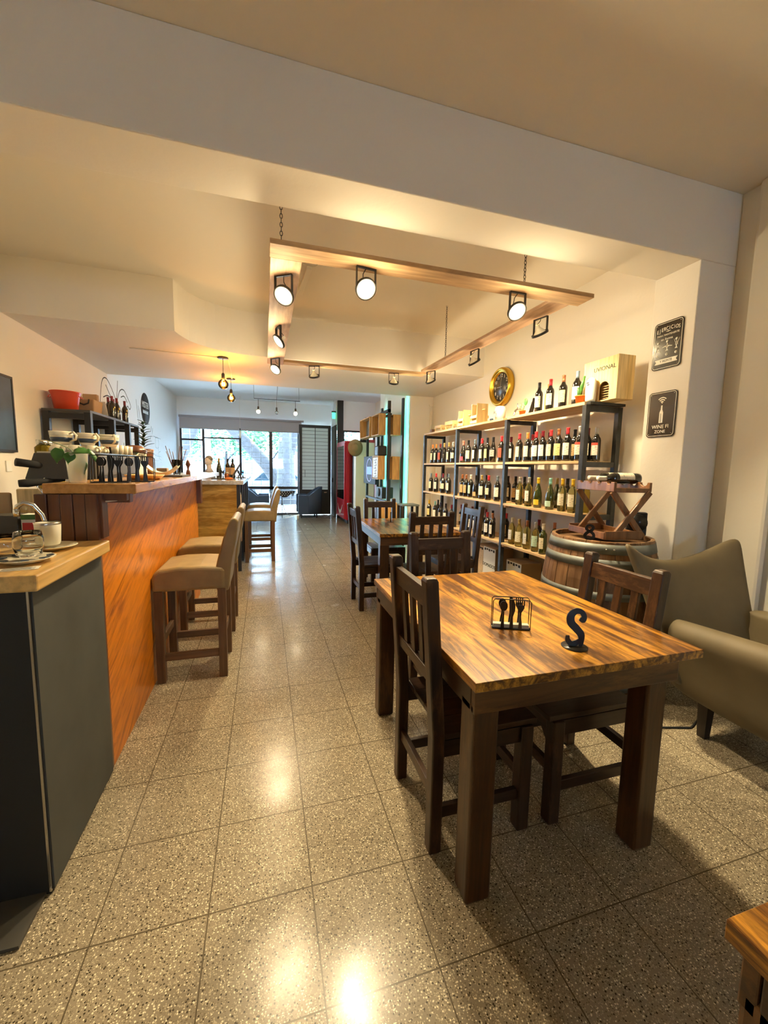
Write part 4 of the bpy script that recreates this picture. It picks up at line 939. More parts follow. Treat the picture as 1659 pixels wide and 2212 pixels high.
for r1 in (.016, .030, .044):
    pts = [(r1*math.cos(a), .076+r1*math.sin(a)) for a in [PI*.25+PI*.5*i/8 for i in range(9)]]
    pts += [((r1-.007)*math.cos(a), .076+(r1-.007)*math.sin(a)) for a in [PI*.75-PI*.5*i/8 for i in range(9)]]
    mb.prism(pts, .0072, .0082, mat=SM)
mb.lathe([(.004, .0072), (.004, .0082)], 10, c=(0, .079, 0), mat=SM)
mb.build('bottle_emblem', 'sign_white', t)
MB().prism([(-.004, -.055), (-.001, -.055), (-.001, .006), (-.004, .006)], .0084, .009, mat=SM).build('emblem_line', 'sign_black', t)
# ================================================================== BARREL with rack
t = thing('wine_barrel', 'oak wine barrel with grey hoops standing by the pilaster', 'barrel', (2.25, 2.235, 0))
RB = lambda z: .315+.058*(1-((z-.5)/.5)**2)
mb = MB(); NS = 24
for i in range(NS):
    a0, a1 = 2*PI*i/NS+.006, 2*PI*(i+1)/NS-.006; vs, fs = [], []
    zs = [0, .12, .25, .38, .5, .62, .75, .88, 1.0]
    for z in zs:
        for a, dr in ((a0, 0), ((a0+a1)/2, .0015), (a1, 0)): vs.append(((RB(z)+dr)*math.cos(a), (RB(z)+dr)*math.sin(a), z))
        for a in (a1, a0): vs.append(((RB(z)-.022)*math.cos(a), (RB(z)-.022)*math.sin(a), z))
    for k in range(len(zs)-1):
        for j in range(5): fs.append((5*k+j, 5*k+(j+1) % 5, 5*k+5+(j+1) % 5, 5*k+5+j))
    fs += [(4, 3, 2, 1, 0), tuple(5*(len(zs)-1)+j for j in range(5))]
    mb._add(vs, fs)
mb.build('staves', 'barrel_wood', t)
MB().lathe([(.295, .955), (.295, .968)], 40).build('barrel_head', 'barrel_wood', t)
for z0, z1 in ((.925, .985), (.835, .89), (.64, .685), (.315, .36), (.11, .165), (.015, .075)):
    MB().lathe([(RB(z0)+.001, z0), (RB(z0)+.0045, z0), (RB(z1)+.0045, z1), (RB(z1)+.001, z1)], 48, cap=False).build('hoop', 'galvanised', t)
mb = MB()
for a in (-2.25, -2.12): mb.ball(((RB(.955)+.006)*math.cos(a), (RB(.955)+.006)*math.sin(a), .955), .007)
mb.build('rivet', 'chrome', t)
t = thing('wooden_tray', 'low wooden tray with raised sides on top of the barrel', 'tray', (2.27, 2.24, 1.001), 1.4)
mb = MB().box(-.20, .20, -.13, .13, 0, .010)
for s in (-1, 1): mb.box(-.20, .20, s*.13-.006, s*.13+.006, 0, .045).box(s*.20-.006, s*.20+.006, -.13, .13, 0, .055)
mb.build('tray_body', 'rack_wood', t, .002)
t = thing('wine_rack', 'folding wooden wine rack with crossed legs on the barrel', 'rack', (2.32, 2.24, 1.012), -.165)
# local: x across (leg plane), y along the rack; -y is the near end
for sy in (-1, 1):
    y = sy*.185
    for sx in (-1, 1):
        MB().bar((sx*.115, y+sx*.011, 0), (-sx*.125, y+sx*.011, .30), .020, .038, up=(0, 0, 1)).build('crossed_leg', 'rack_wood', t, .004)
def notch_rail(x, nm, big):
    pts = [(-.20, 0), (.20, 0), (.20, .062)]
    n = 4
    for k in range(n):
        c = .145-k*.097; rr = .032 if big else .02
        pts.append((c+rr, .062))
        for i in range(1, 6): a = -PI*i/6; pts.append((c+rr*math.cos(a), .062+(rr*.8)*math.sin(a)))
        pts.append((c-rr, .062))
    pts.append((-.20, .062))
    m2 = Matrix(((0, 0, 1, x), (1, 0, 0, 0), (0, 1, 0, .30), (0, 0, 0, 1)))
    MB().prism(pts, -.009, .009, mat=m2).build(nm, 'rack_wood', t, .002, segs=1)
notch_rail(-.125, 'notched_rail', False); notch_rail(.125, 'notched_rail', True)
for y in (-.19, .19): MB().box(-.116, .116, y-.009, y+.009, .295, .325).build('cross_rail', 'rack_wood', t, .002)
mr = Matrix.Translation((2.32, 2.24, 1.012)) @ Matrix.Rotation(-.165, 4, 'Z')
for k, (yy, lb) in enumerate(((-.049, 'dark wine bottle with cream label lying nearest on the crossed rack'), (.048, 'dark wine bottle lying second on the crossed rack'))):
    b = bottle(0, 0, 0, 'bord', B, 'white', 'tall', 'cream', lb, 'bottles lying on the rack', 0)
    q = mr @ Matrix.Translation((.155, yy, .384)) @ Matrix.Rotation(-PI/2, 4, 'Y') @ Matrix.Rotation(PI*.80, 4, 'Z')
    b.matrix_world = q
    b.rotation_euler = q.to_euler(); b.location = q.to_translation()
# table numbers
UP = Matrix(((1, 0, 0, 0), (0, 0, -1, 0), (0, 1, 0, 0), (0, 0, 0, 1)))
t = thing('table_number', 'black metal table number 2, seen from behind, on a round base', 'table number', (1.095, 1.17, .7905), -.35)
MB().lathe([(.046, 0), (.046, .003)], 32).build('number_base', 'cutlery_black', t)
mb = MB(); stroke(mb, [(.012, .108), (.024, .103), (.027, .118), (.016, .134), (-.004, .136), (-.020, .118), (-.018, .092), (.002, .070), (.020, .048), (.023, .022), (.021, .003)], [.013, .021, .019, .019, .022, .027, .029, .028, .026, .018, .012], .004, UP)
stroke(mb, [(-.027, .043), (-.026, .026), (-.014, .012), (.002, .014), (.020, .030)], [.012, .018, .020, .022, .010], .004, UP)
mb.build('numeral', 'cutlery_black', t)
t = thing('table_number', 'black metal table number 8 standing on the barrel', 'table number', (2.02, 2.10, 1.0015), -.6)
mb = MB(); stroke(mb, [(0, .052), (-.020, .068), (-.012, .088), (.006, .091), (.020, .078), (.012, .060), (-.012, .045), (-.026, .024), (-.014, .004), (.008, .003), (.025, .018), (.020, .038), (0, .052)], [.016, .017, .015, .015, .016, .02, .02, .02, .016, .016, .018, .018, .016], .004, UP)
mb.build('numeral', 'cutlery_black', t)
t = thing('loudspeaker', 'small black round speaker box at the back of the barrel top', 'speaker', (2.52, 2.20, 1.0), -.7)
MB().box(-.06, .06, -.02, .05, .0, .16).build('speaker_box', 'matt_black', t, .006)
MB().cyl((.0, -.045, .09), (.0, -.02, .09), .06, n=24).build('speaker_ring', 'cutlery_black', t)
# napkin / cutlery holder
def cutlery_holder(label, x, y, z, rz, g, nap=True, s=1.):
    t = thing('napkin_holder', label, 'napkin holder', (x, y, z), rz, g)
    w, h, d = .075*s, .125*s, .018*s
    mb = MB()
    for sy in (-1, 1):
        mb.tube([(-w, sy*d, .004), (-w, sy*d, h-.008), (-w+.008, sy*d, h), (w-.008, sy*d, h), (w, sy*d, h-.008), (w, sy*d, .004)], .0022, 6, closed=True)
    for x_ in (-w, w): mb.tube([(x_, -d, .004), (x_, d, .004)], .0022, 6)
    mb.box(-w, w, -d, d, .001, .003)
    mb.build('wire_frame', 'cutlery_black', t)
    for sy in (-1, 1):
        mb = MB()
        f = Matrix.Translation((0, sy*d, 0)) @ UP
        # spoon, knife, fork silhouettes
        stroke(mb, [(-.035*s, .005), (-.035*s, .03), (-.033*s, .055), (-.033*s, .075*s)], [.014*s, .011*s, .006*s, .006*s], .003, f, 4)
        mb.prism([(-.033*s+.0155*s*math.cos(a), .097*s+.021*s*math.sin(a)) for a in [2*PI*k/14 for k in range(14)]], -.0015, .0015, mat=f)
        stroke(mb, [(0, .005), (0, .03), (.001*s, .055), (.004*s, .08*s), (.003*s, .105*s), (.0, h)], [.015*s, .012*s, .008*s, .016*s, .018*s, .010*s], .003, f, 4)
        stroke(mb, [(.035*s, .005), (.035*s, .03), (.034*s, .055), (.034*s, .08*s)], [.014*s, .011*s, .006*s, .008*s], .003, f, 4)
        mb.prism([(.034*s-.004*s, .074*s), (.034*s+.004*s, .074*s), (.034*s+.014*s, .092*s), (.034*s+.014*s, .104*s), (.034*s-.014*s, .104*s), (.034*s-.014*s, .092*s)], -.0015, .0015, mat=f)
        for k in range(4): mb.prism([(.034*s-.014*s+k*.0082*s, .102*s), (.034*s-.014*s+k*.0082*s+.0045*s, .102*s), (.034*s-.014*s+k*.0082*s+.004*s, h), (.034*s-.014*s+k*.0082*s, h)], -.0015, .0015, mat=f)
        mb.build('cutlery_cutout', 'cutlery_black', t)
    if nap: MB().box(-w+.004, w-.004, -d*.7, d*.7, .003, .019).build('napkins', 'napkin', t)
    return t
cutlery_holder('black wire napkin holder with cutlery cut-outs on the nearest table', .965, 1.385, .7905, -.42, 'cutlery napkin holders')
# far table items
t = thing('table_number', 'dark table number stand on the further table', 'table number', (1.43, 4.52, .8005), .1)
MB().lathe([(.045, 0), (.045, .003)], 24).build('number_base', 'cutlery_black', t)
mb = MB(); stroke(mb, [(0, .003), (0, .05), (0, .12)], [.014, .010, .014], .004, UP); mb.build('numeral', 'cutlery_black', t)
cutlery_holder('small black napkin holder on the further table', 1.60, 4.22, .8005, .5, 'cutlery napkin holders', False, .9)
# ================================================================== KHAKI ARMCHAIR
t = thing('armchair', 'khaki suede butterfly-winged armchair on dark legs at the right edge', 'armchair', (2.52, 1.42, 0), .42)
t.location = (2.46, 1.40, 0); t.rotation_euler = (0, 0, 0)
def grid_solid(fn, nu, nv, nm, mat, parent, sub=1):
    """fn(u, v, side) -> point; closes front and back into one shell"""
    mb = MB(); vs, fs = [], []
    for sd in (0, 1):
        for i in range(nu+1):
            for j in range(nv+1): vs.append(fn(-1+2*i/nu, j/nv, sd))
    K = (nu+1)*(nv+1); id_ = lambda s, i, j: s*K+i*(nv+1)+j
    for i in range(nu):
        for j in range(nv):
            fs.append((id_(0, i, j), id_(0, i+1, j), id_(0, i+1, j+1), id_(0, i, j+1))); fs.append((id_(1, i, j), id_(1, i, j+1), id_(1, i+1, j+1), id_(1, i+1, j)))
    for i in range(nu):
        for j in (0, nv): fs.append((id_(0, i, j), id_(1, i, j), id_(1, i+1, j), id_(0, i+1, j)))
    for j in range(nv):
        for i in (0, nu): fs.append((id_(0, i, j), id_(0, i, j+1), id_(1, i, j+1), id_(1, i, j)))
    mb._add(vs, fs, smooth=True)
    return mb.build(nm, mat, parent, sub=sub)
def back_fn(u, v, sd):
    top = .90+.17*abs(u)**2.0-(.02 if abs(u) > .96 else 0)
    z = .30+(top-.30)*v
    hw = .33+.135*v**1.3
    x = u*hw-.03
    y = .13+.27*v-.055*abs(u)**2*(1-.3*v)+.04*(1-abs(u)**2)*(v)
    th = .085-.03*v
    if sd: y += th*(1-.12*abs(u)**3)
    else: y -= th*.3*(1-abs(u)**3)*(1-v)
    return (x, y, z)
grid_solid(back_fn, 12, 8, 'backrest', 'sofa_suede', t, 2)
def arm_fn(s):
    def fn(u, v, sd):
        # u: along y (-1 front .. 1 back), v: around outer profile, sd: outside / inside
        y = -.16+.36*u
        rise = .05*(1-(u+1)/2)
        prof = [(-.26, .21+.05*max(0, u)**3), (-.325, .26), (-.352, .36), (-.345, .47), (-.375, .54), (-.395, .58+rise), (-.375, .63+rise), (-.325, .655+rise), (-.275, .64+rise)]
        inn = [(-.22, .23), (-.23, .27), (-.24, .35), (-.24, .42), (-.245, .50), (-.25, .55+rise), (-.252, .585+rise), (-.255, .61+rise), (-.26, .625+rise)]
        k = v*8; i = min(int(k), 7); f = k-i; P = inn if sd else prof
        x = P[i][0]*(1-f)+P[i+1][0]*f; z = P[i][1]*(1-f)+P[i+1][1]*f
        return (s*(x-.0), y, z)
    return fn
for s in (1, -1): grid_solid(arm_fn(s), 6, 8, 'armrest', 'sofa_suede', t, 1)
mb = MB().box(-.26, .26, -.50, .16, .215, .36); mb.build('seat_base', 'sofa_suede', t, .02)
MB().box(-.235, .235, -.54, .13, .362, .45).build('seat_cushion', 'sofa_suede', t, .03, segs=3)
for sx in (-1, 1):
    for sy in (-.46, .08): MB()._add([(sx*.165-.028, sy-.028, .22), (sx*.165+.028, sy-.028, .22), (sx*.165+.028, sy+.028, .22), (sx*.165-.028, sy+.028, .22), (sx*.165-.02, sy-.02, 0), (sx*.165+.02, sy-.02, 0), (sx*.165+.02, sy+.02, 0), (sx*.165-.02, sy+.02, 0)], [(0, 1, 2, 3), (7, 6, 5, 4), (0, 4, 5, 1), (1, 5, 6, 2), (2, 6, 7, 3), (3, 7, 4, 0)]).build('leg', 'dark_leg', t)
t = thing('power_cable', 'thin black cable on the floor behind the khaki armchair', 'cable', (0, 0, 0))
MB().tube([(2.9, 2.05, .006), (2.5, 1.95, .006), (2.15, 1.80, .006), (2.05, 1.62, .006), (2.3, 1.55, .006), (2.7, 1.7, .006)], .005, 6).build('cable_body', 'rubber', t)
# ================================================================== HANGING PLANK FRAME with ten lamps
FZ = 2.69
t = thing('light_frame', 'rectangular frame of rough planks hung on chains from the ceiling', 'light frame', (0, 0, 0))
MB().box(.045, 2.255, 2.46, 2.62, FZ-.028, FZ).build('plank', 'frame_wood_x', t, .002, segs=1)
MB().box(.05, .235, 2.622, 5.22, FZ-.027, FZ-.001).build('plank', 'frame_wood_y', t, .002, segs=1)
MB().box(.236, 2.04, 5.06, 5.20, FZ-.028, FZ).build('plank', 'frame_wood_x', t, .002, segs=1)
MB().prism([(2.06, 2.622), (2.235, 2.622), (2.12, 5.19), (1.97, 5.055)][:4], FZ+.0005, FZ+.026).build('plank', 'frame_wood_y', t, .002, segs=1)
def chain(x, y, z0, z1):
    mb = MB(); z = z0; k = 0
    while z < z1:
        a = .011; b = .0075; pts = []
        for i in range(8):
            an = 2*PI*i/8; q = (b*math.cos(an), a*1.25*math.sin(an))
            pts.append((x+(q[0] if k % 2 else 0), y+(0 if k % 2 else q[0]), z+a+q[1]))
        mb.tube(pts, .0022, 5, closed=True); z += .0225; k += 1
    mb.build('chain', 'black_metal', t)
for x, y in ((.107, 2.455+.01), (1.685, 2.47), (2.0, 4.38), (.14, 5.15)): chain(x, y, FZ, ZC if y < 4.6 else 2.765)
def frame_lamp(label, x, y, az, tilt, on_us, e=K_FRAME):
    """U bracket under the plank; az: heading of the beam (deg from +y to +x), tilt down from horizontal"""
    z = FZ-.0285
    t = thing('spot_lamp', label, 'lamp', (x, y, z), -math.radians(az), 'spot lamps on the plank frame')
    # local +y = beam heading
    hw, dr = .062, .125
    mb = MB().box(-hw, hw, -.009, .009, -.006, 0)
    for s in (-1, 1): mb.box(s*hw-.0025, s*hw+.0025, -.010, .010, -dr, 0)
    mb.build('bracket', 'matt_black', t)
    T = math.radians(tilt); d = Vector((0, math.cos(T), -math.sin(T)))
    q = d.to_track_quat('Z', 'Y').to_matrix().to_4x4(); q.translation = Vector((0, 0, -dr))
    MB().lathe([(.066, -.012), (.066, .006), (.054, .006), (.054, -.012), (.066, -.012)], 28, mat=q, cap=False).build('lamp_ring', 'matt_black', t)
    MB().lathe([(.013, -.075), (.015, -.05), (.022, -.042), (.050, -.008), (.053, -.002)], 22, mat=q, cap=False).build('reflector', 'white_ceramic', t)
    MB().lathe([(.0001, .0), (.053, .0), (.053, .002), (.0001, .006)], 24, mat=q).build('lens', 'lamp_lens', t)
    MB().tube([(0, 0, -.004), (.012, -.02, -.03), tuple(q @ Vector((0, 0, -.075)))], .003, 5).build('cable', 'matt_black', t)
    light('SPOT', 'spot_light', t, tuple(q @ Vector((0, 0, .02))), e, LAMP, .052, math.radians(104 if e < K_FRAME else 98), .7, d)
    light('POINT', 'bulb_light', t, tuple(q @ Vector((0, 0, .05))), 4.8, LAMP, .05)
    return t
NW = 'lit spot lamp'
frame_lamp('lit round spot lamp facing the camera, left on the near plank', .618, 2.56, 172, 42, True)
frame_lamp('lit round spot lamp facing the camera, right on the near plank', 1.70, 2.56, 178, 47, True, K_FRAME*1.3)
frame_lamp('largest tilted spot lamp, nearest of three on the left plank', .135, 2.83, 215, 48, True, K_BAR)
frame_lamp('middle tilted spot lamp of the three on the left plank', .135, 3.84, 255, 42, True, K_BAR)
frame_lamp('furthest tilted spot lamp of the three on the left plank', .135, 4.93, 225, 45, True, K_BAR)
frame_lamp('lamp seen from behind, left on the far plank', .60, 5.12, 20, 60, False, K_BAR*.5)
frame_lamp('lamp seen from behind, right on the far plank', 1.62, 5.12, 10, 60, False, K_BAR*.5)
frame_lamp('lamp seen from behind at the far right corner of the frame', 2.03, 4.86, 60, 55, False, K_FRAME*.6)
frame_lamp('lamp seen from behind, middle of the right plank', 2.09, 3.86, 80, 55, False, K_FRAME*.6)
frame_lamp('large lamp seen from behind, near end of the right plank', 2.15, 2.90, 75, 58, False, K_FRAME*.38)
# ceiling plate and amber pendants over the bar
def globe_bulb(t, z, r, shell, core, clear=False):
    MB().lathe([(.0001, -r)]+[(r*math.sin(PI*k/10), -r*math.cos(PI*k/10)) for k in range(1, 9)]+[(.016, r*1.05), (.016, r*1.25)], 20, c=(0, 0, z), cap=False).build('bulb', shell, t)
    MB().tube([(-.012, 0, z+r*.7), (-.016, 0, z-r*.35), (-.005, 0, z+r*.5), (.005, 0, z-r*.35), (.016, 0, z+r*.5), (.012, 0, z-r*.35)], .0028, 5).build('filament', core, t)
def pendant(label, x, y, zc, zb, r, g, disc=True, e=K_PEND, amber=True):
    t = thing('pendant_lamp', label, 'lamp', (x, y, zc), 0, g)
    L = zc-zb
    if disc: MB().lathe([(.062, -.014), (.066, 0)], 28).build('ceiling_rose', 'matt_black', t)
    MB().cyl((0, 0, -L+r+.05), (0, 0, -.001), .0035, n=6).build('cord', 'matt_black', t)
    MB().lathe([(.012, .075), (.019, .06), (.020, .02), (.016, .0)], 14, c=(0, 0, -L+r)).build('socket', 'matt_black', t)
    globe_bulb(t, -L, r, 'amber_glass' if amber else 'window_glass', 'filament' if amber else 'bulb_white')
    light('POINT', 'bulb_light', t, (0, 0, -L), e, (1, .55, .18) if amber else LAMP, .03)
    return t
pendant('round amber filament bulb over the bar, the nearer and larger one', -.48, 5.56, 2.769, 2.445, .062, 'amber pendant bulbs over the bar')
pendant('round amber filament bulb over the bar, the further and lower one', -.48, 6.84, 2.769, 2.475, .062, 'amber pendant bulbs over the bar')
t = thing('cable_cover', 'thin white cable running across the dropped ceiling to the bar pendants', 'cable', (0, 0, 0))
MB().tube([(-1.48, 5.48, 2.764), (-.9, 5.53, 2.763), (-.54, 5.56, 2.763)], .006, 6).tube([(-.42, 5.6, 2.763), (-.46, 6.78, 2.763)], .012, 6).build('cable_body', 'plaster', t)
# far bar of three bulbs
t = thing('rail_pendant', 'thin rail hung on wires with three bulbs near the shop window', 'lamp', (.25, 8.5, 2.75))
MB().box(-.43, .46, -.012, .012, -.008, .004).build('rail', 'black_metal', t)
for x, zt in ((-.43, .5), (.44, .5)): MB().cyl((x, 0, 0), (x*1.0, .02, ZC-2.75), .0025, n=5).build('wire', 'black_metal', t)
MB().tube([(.0, 0, 0), (.02, .0, .25), (.04, 0, ZC-2.75)], .004, 6).build('wire', 'black_metal', t)
for x, on in ((-.35, 1), (.0, 0), (.37, 1)):
    p = MB().cyl((x, 0, -.16), (x, 0, -.005), .004, n=6).build('cord', 'black_metal', t)
    MB().lathe([(.016, 0), (.018, -.05), (.012, -.07)], 12, c=(x, 0, -.15)).build('socket', 'matt_black', p)
    if on:
        MB().ball((x, 0, -.25), .035).build('bulb', 'bulb_white', p); light('POINT', 'bulb_light', t, (x, 0, -.29), K_FAR, LAMP, .03)
    else:
        MB().ball((x, 0, -.25), .035).build('bulb', 'window_glass', p)
t = thing('hanging_bulb', 'single thin clear bulb hanging in front of the grey roller blind', 'lamp', (-.61, 11.6, 0))
MB().cyl((0, 0, 2.42), (0, 0, ZC), .003, n=5).build('cord', 'white_card', t)
MB().lathe([(.014, 2.42), (.016, 2.37)], 10).build('socket', 'matt_black', t)
MB().lathe([(.012, 2.37), (.028, 2.30), (.032, 2.24), (.02, 2.18), (.001, 2.16)], 14, cap=False).build('bulb', 'plastic_white', t)
t = thing('ceiling_bracket', 'white ring and stub left over on the ceiling beside the plank frame', 'bracket', (.42, 3.9, ZC))
MB().tube([(.07*math.cos(2*PI*k/20), .07*math.sin(2*PI*k/20), -.006) for k in range(20)], .004, 5, closed=True).build('ring', 'plaster', t)
MB().bar((.0, .05, -.02), (-.04, .62, -.035), .045, .03).build('stub', 'plaster', t, .004)
# ================================================================== LEFT WALL
t = thing('wall_shelving', 'black metal shelving with dark boards against the left wall', 'shelving', (0, 0, 0))
LY = [5.20, 5.92, 6.52, 6.95]; X0, X1 = -2.24, -1.80
for y in LY:
    mb = MB().box(X0, X0+.06, y-.03, y+.03, 0, 1.975).box(X1-.06, X1, y-.03, y+.03, 0, 1.975)
    for z in (1.90, 1.45, .95): mb.box(X0+.06, X1-.06, y-.028, y+.028, z, z+.06)
    mb.build('end_frame', 'black_metal', t, .002)
for i in range(3):
    MB().box(X0, X1, LY[i]+(0 if i else -.03), LY[i+1]-.002, 1.976, 2.0).build('shelf_board', 'machine_grey', t)
    MB().box(X0, X1, LY[i]+.031, LY[i+1]-.031, 1.46, 1.48).build('shelf_board', 'white_card', t)
LZ = 2.0005
t = thing('bucket', 'orange-red metal tub on the left wall shelf', 'bucket', (-2.09, 5.36, LZ))
MB().lathe([(.100, 0), (.105, .004), (.130, .16), (.140, .195), (.143, .20), (.140, .203), (.132, .196), (.098, .008), (.0001, .006)], 36).build('bucket_body', 'red_bucket', t)
MB().lathe([(.1415, .192), (.146, .198), (.1415, .204)], 36, cap=False).build('rim', 'red_bucket', t)
for s in (-1, 1): MB().tube([(s*.134, -.03, .165), (s*.154, -.025, .14), (s*.156, .02, .14), (s*.134, .03, .165)], .004, 6).build('handle', 'red_bucket', t)
t = thing('storage_basket', 'beige fabric basket with dark rope handle next to the red tub', 'basket', (-1.99, 5.70, LZ))
mb = MB(); mb._add([(-.085, -.12, 0), (.085, -.12, 0), (.085, .12, 0), (-.085, .12, 0), (-.10, -.14, .17), (.10, -.14, .17), (.10, .14, .17), (-.10, .14, .17)], [(3, 2, 1, 0), (4, 5, 6, 7), (0, 1, 5, 4), (1, 2, 6, 5), (2, 3, 7, 6), (3, 0, 4, 7)])
mb.build('basket_body', 'kraft', t, .012)
MB().tube([(-.05, -.141, .165), (-.045, -.150, .12), (0, -.152, .10), (.045, -.150, .12), (.05, -.141, .165)], .008, 7).build('handle', 'ink', t)
t = thing('paper_bag', 'folded brown paper bag standing behind the beige basket', 'bag', (-2.12, 6.12, LZ))
MB().box(-.085, .085, -.06, .06, 0, .22).build('bag_body', 'kraft', t, .008); MB().box(-.075, .085, -.035, .035, .222, .30).box(-.10, .09, -.055, .055, .20, .225).build('folded_top', 'kraft', t, .006)
t = thing('menu_card', 'white card leaning at a slant beside the beige basket', 'card', (-1.93, 5.86, LZ))
MB().bar((0, .05, 0), (0, -.04, .18), .14, .006, up=(0, 1, .4)).build('card_panel', 'white_card', t)
t = thing('small_bottle', 'small clear bottle with white cap on the left wall shelf', 'bottle', (-1.95, 5.98, LZ))
MB().lathe([(.022, 0), (.022, .09), (.010, .12), (.010, .15)], 14, cap=False).build('bottle_body', 'window_glass', t); MB().lathe([(.012, .145), (.012, .165)], 12).build('bottle_cap', 'plastic_white', t)
for i, (x, y) in enumerate(((-1.90, 6.18), (-1.98, 6.30), (-1.90, 6.36), (-1.97, 6.46), (-1.99, 6.68), (-1.875, 6.60))):
    bottle(x, y, LZ, 'bord', B, 'dark red', 'tall', 'cream' if i in (0, 5) else ('red patterned' if i in (2, 3) else 'cream'), f'dark bottle with dark red capsule, {ORD[i]} from left on the left wall shelf', 'dark bottles on the left wall shelf', -1.9)
t = thing('liquor_bottle', 'amber liquor bottle with wooden stopper on the left wall unit', 'bottle', (-1.93, 5.42, 1.4805))
MB().lathe([(.05, 0), (.052, .01), (.052, .15), (.03, .17), (.014, .19), (.014, .225)], 18).build('glass', 'amber_liquor', t); MB().lathe([(.02, .225), (.02, .265)], 12).build('stopper', 'shelf_wood', t)
t = thing('liquor_bottle', 'clear liquor bottle with black cap beside the amber one', 'bottle', (-1.98, 5.57, 1.4805))
MB().lathe([(.04, 0), (.04, .15), (.03, .17), (.014, .19), (.014, .21)], 18).build('glass', 'bottle_clear', t); MB().lathe([(.022, .21), (.022, .255)], 12).build('stopper', 'matt_black', t)
t = thing('liquor_bottle', 'amber bottle with copper cap in the middle of the left wall unit', 'bottle', (-1.98, 6.12, 1.4805))
MB().lathe([(.035, 0), (.035, .15), (.014, .19), (.014, .22)], 18).build('glass', 'amber_liquor', t); MB().lathe([(.016, .22), (.016, .25)], 12).build('stopper', 'cap_copper', t)
t = thing('liquor_bottle', 'clear glass liquor bottle behind the stacked cups', 'bottle', (-1.93, 6.72, 1.4805))
MB().lathe([(.04, 0), (.04, .16), (.014, .20), (.014, .25)], 18, cap=False).build('glass', 'window_glass', t)
# chalkboard
t = thing('chalkboard', 'dark blue-grey board on the left wall, cut off by the left edge', 'board', (XL, 4.15, 1.54))
MB().box(.0, .025, -.55, .50, 0, .65).build('board_panel', 'board_slate', t)
mb = MB().box(0, .03, -.57, .52, -.02, .0).box(0, .03, -.57, .52, .65, .67).box(0, .03, .50, .52, 0, .65); mb.build('board_frame', 'matt_black', t)
t = thing('wall_switch', 'small socket on the left wall under the board', 'socket', (XL, 4.55, 1.40)); MB().box(0, .012, -.04, .04, -.06, .04).build('socket_plate', 'plastic_white', t, .003)
# wall drawing (flower) and round painted logo
def wallpath(mb, pts, w, closed=False):
    m2 = Matrix(((0, 0, 1, XL), (1, 0, 0, 0), (0, 1, 0, 0), (0, 0, 0, 1)))
    stroke(mb, pts, [w]*len(pts), .0016, m2, 6)
t = thing('wall_drawing', 'large thin black line drawing of a drooping flower on the left wall', 'drawing', (0, 0, 0))
mb = MB()
for pts in ([(6.85, 1.98), (6.87, 2.30), (6.98, 2.62), (7.15, 2.70), (7.35, 2.60), (7.55, 2.42)], [(7.55, 2.42), (7.62, 2.60), (7.66, 2.76)], [(7.60, 2.45), (7.75, 2.62), (7.95, 2.66), (8.15, 2.55), (8.28, 2.45), (8.22, 2.38), (8.10, 2.42), (8.02, 2.32), (7.9, 2.34)], [(7.55, 2.42), (7.7, 2.32), (7.95, 2.18), (8.1, 2.0)], [(7.0, 2.1), (7.12, 2.32), (7.3, 2.38), (7.5, 2.36), (7.45, 2.15), (7.4, 1.98)], [(7.12, 2.6), (7.25, 2.5), (7.4, 2.4)], [(7.0, 2.4), (7.2, 2.45), (7.45, 2.40)], [(6.95, 2.2), (7.05, 2.1), (7.08, 1.98)], [(7.62, 2.38), (7.7, 2.22), (7.75, 2.05)], [(7.78, 2.52), (7.95, 2.56), (8.1, 2.48)], [(7.2, 2.3), (7.28, 2.2), (7.25, 2.05)]): wallpath(mb, pts, .016)
mb.build('drawn_lines', 'ink', t)
t = thing('wall_logo', 'round black painted logo with white lettering high on the left wall', 'logo', (XL, 9.22, 2.52))
MB().lathe([(.31, 0), (.31, .003)], 40, mat=Matrix(((0, 0, 1, 0), (1, 0, 0, 0), (0, 1, 0, 0), (0, 0, 0, 1)))).build('logo_disc', 'ink', t)
text_obj('MISTER', .17, 'sign_white', t, (.004, 0, .07), (PI/2, 0, PI/2), sx=.85)
mb = MB()
for k in range(9): mb.box(.003, .005, -.19+k*.043, -.16+k*.043, -.095, -.03-.012*(k % 2))
mb.build('small_lettering', 'door_white', t)
for (y0, z0, y1, z1) in ((8.95, -.18, 9.05, -.5), (9.62, -.30, 9.55, -.42), (9.72, -.33, 9.66, -.47), (9.55, -.5, 9.50, -.58), (8.62, .1, 8.72, -.35), (8.74, .0, 8.82, -.25)):
    mb = MB(); stroke(mb, [(y0-9.22, z0), ((y0+y1)/2-9.22, (z0+z1)/2), (y1-9.22, z1)], [.012, .02, .01], .0016, Matrix(((0, 0, 1, .001), (1, 0, 0, 0), (0, 1, 0, 0), (0, 0, 0, 1))), 4); mb.build('brush_mark', 'galvanised', t)
t = thing('wall_drawing', 'faint grey outlined letters low on the left wall near the window', 'drawing', (0, 0, 0))
mb = MB()
for pts in ([(9.9, 2.0), (10.15, 2.0), (10.15, 1.8), (9.9, 1.8), (9.9, 2.0)], [(9.75, 2.02), (10.35, 2.0)], [(10.15, 1.78), (10.15, 1.62)], [(9.8, 1.62), (10.4, 1.6)], [(10.3, 1.72), (10.15, 1.68), (10.2, 1.56), (10.35, 1.52)], [(9.8, 1.50), (10.4, 1.48)]): wallpath(mb, pts, .018)
mb.build('drawn_lines', 'galvanised', t)
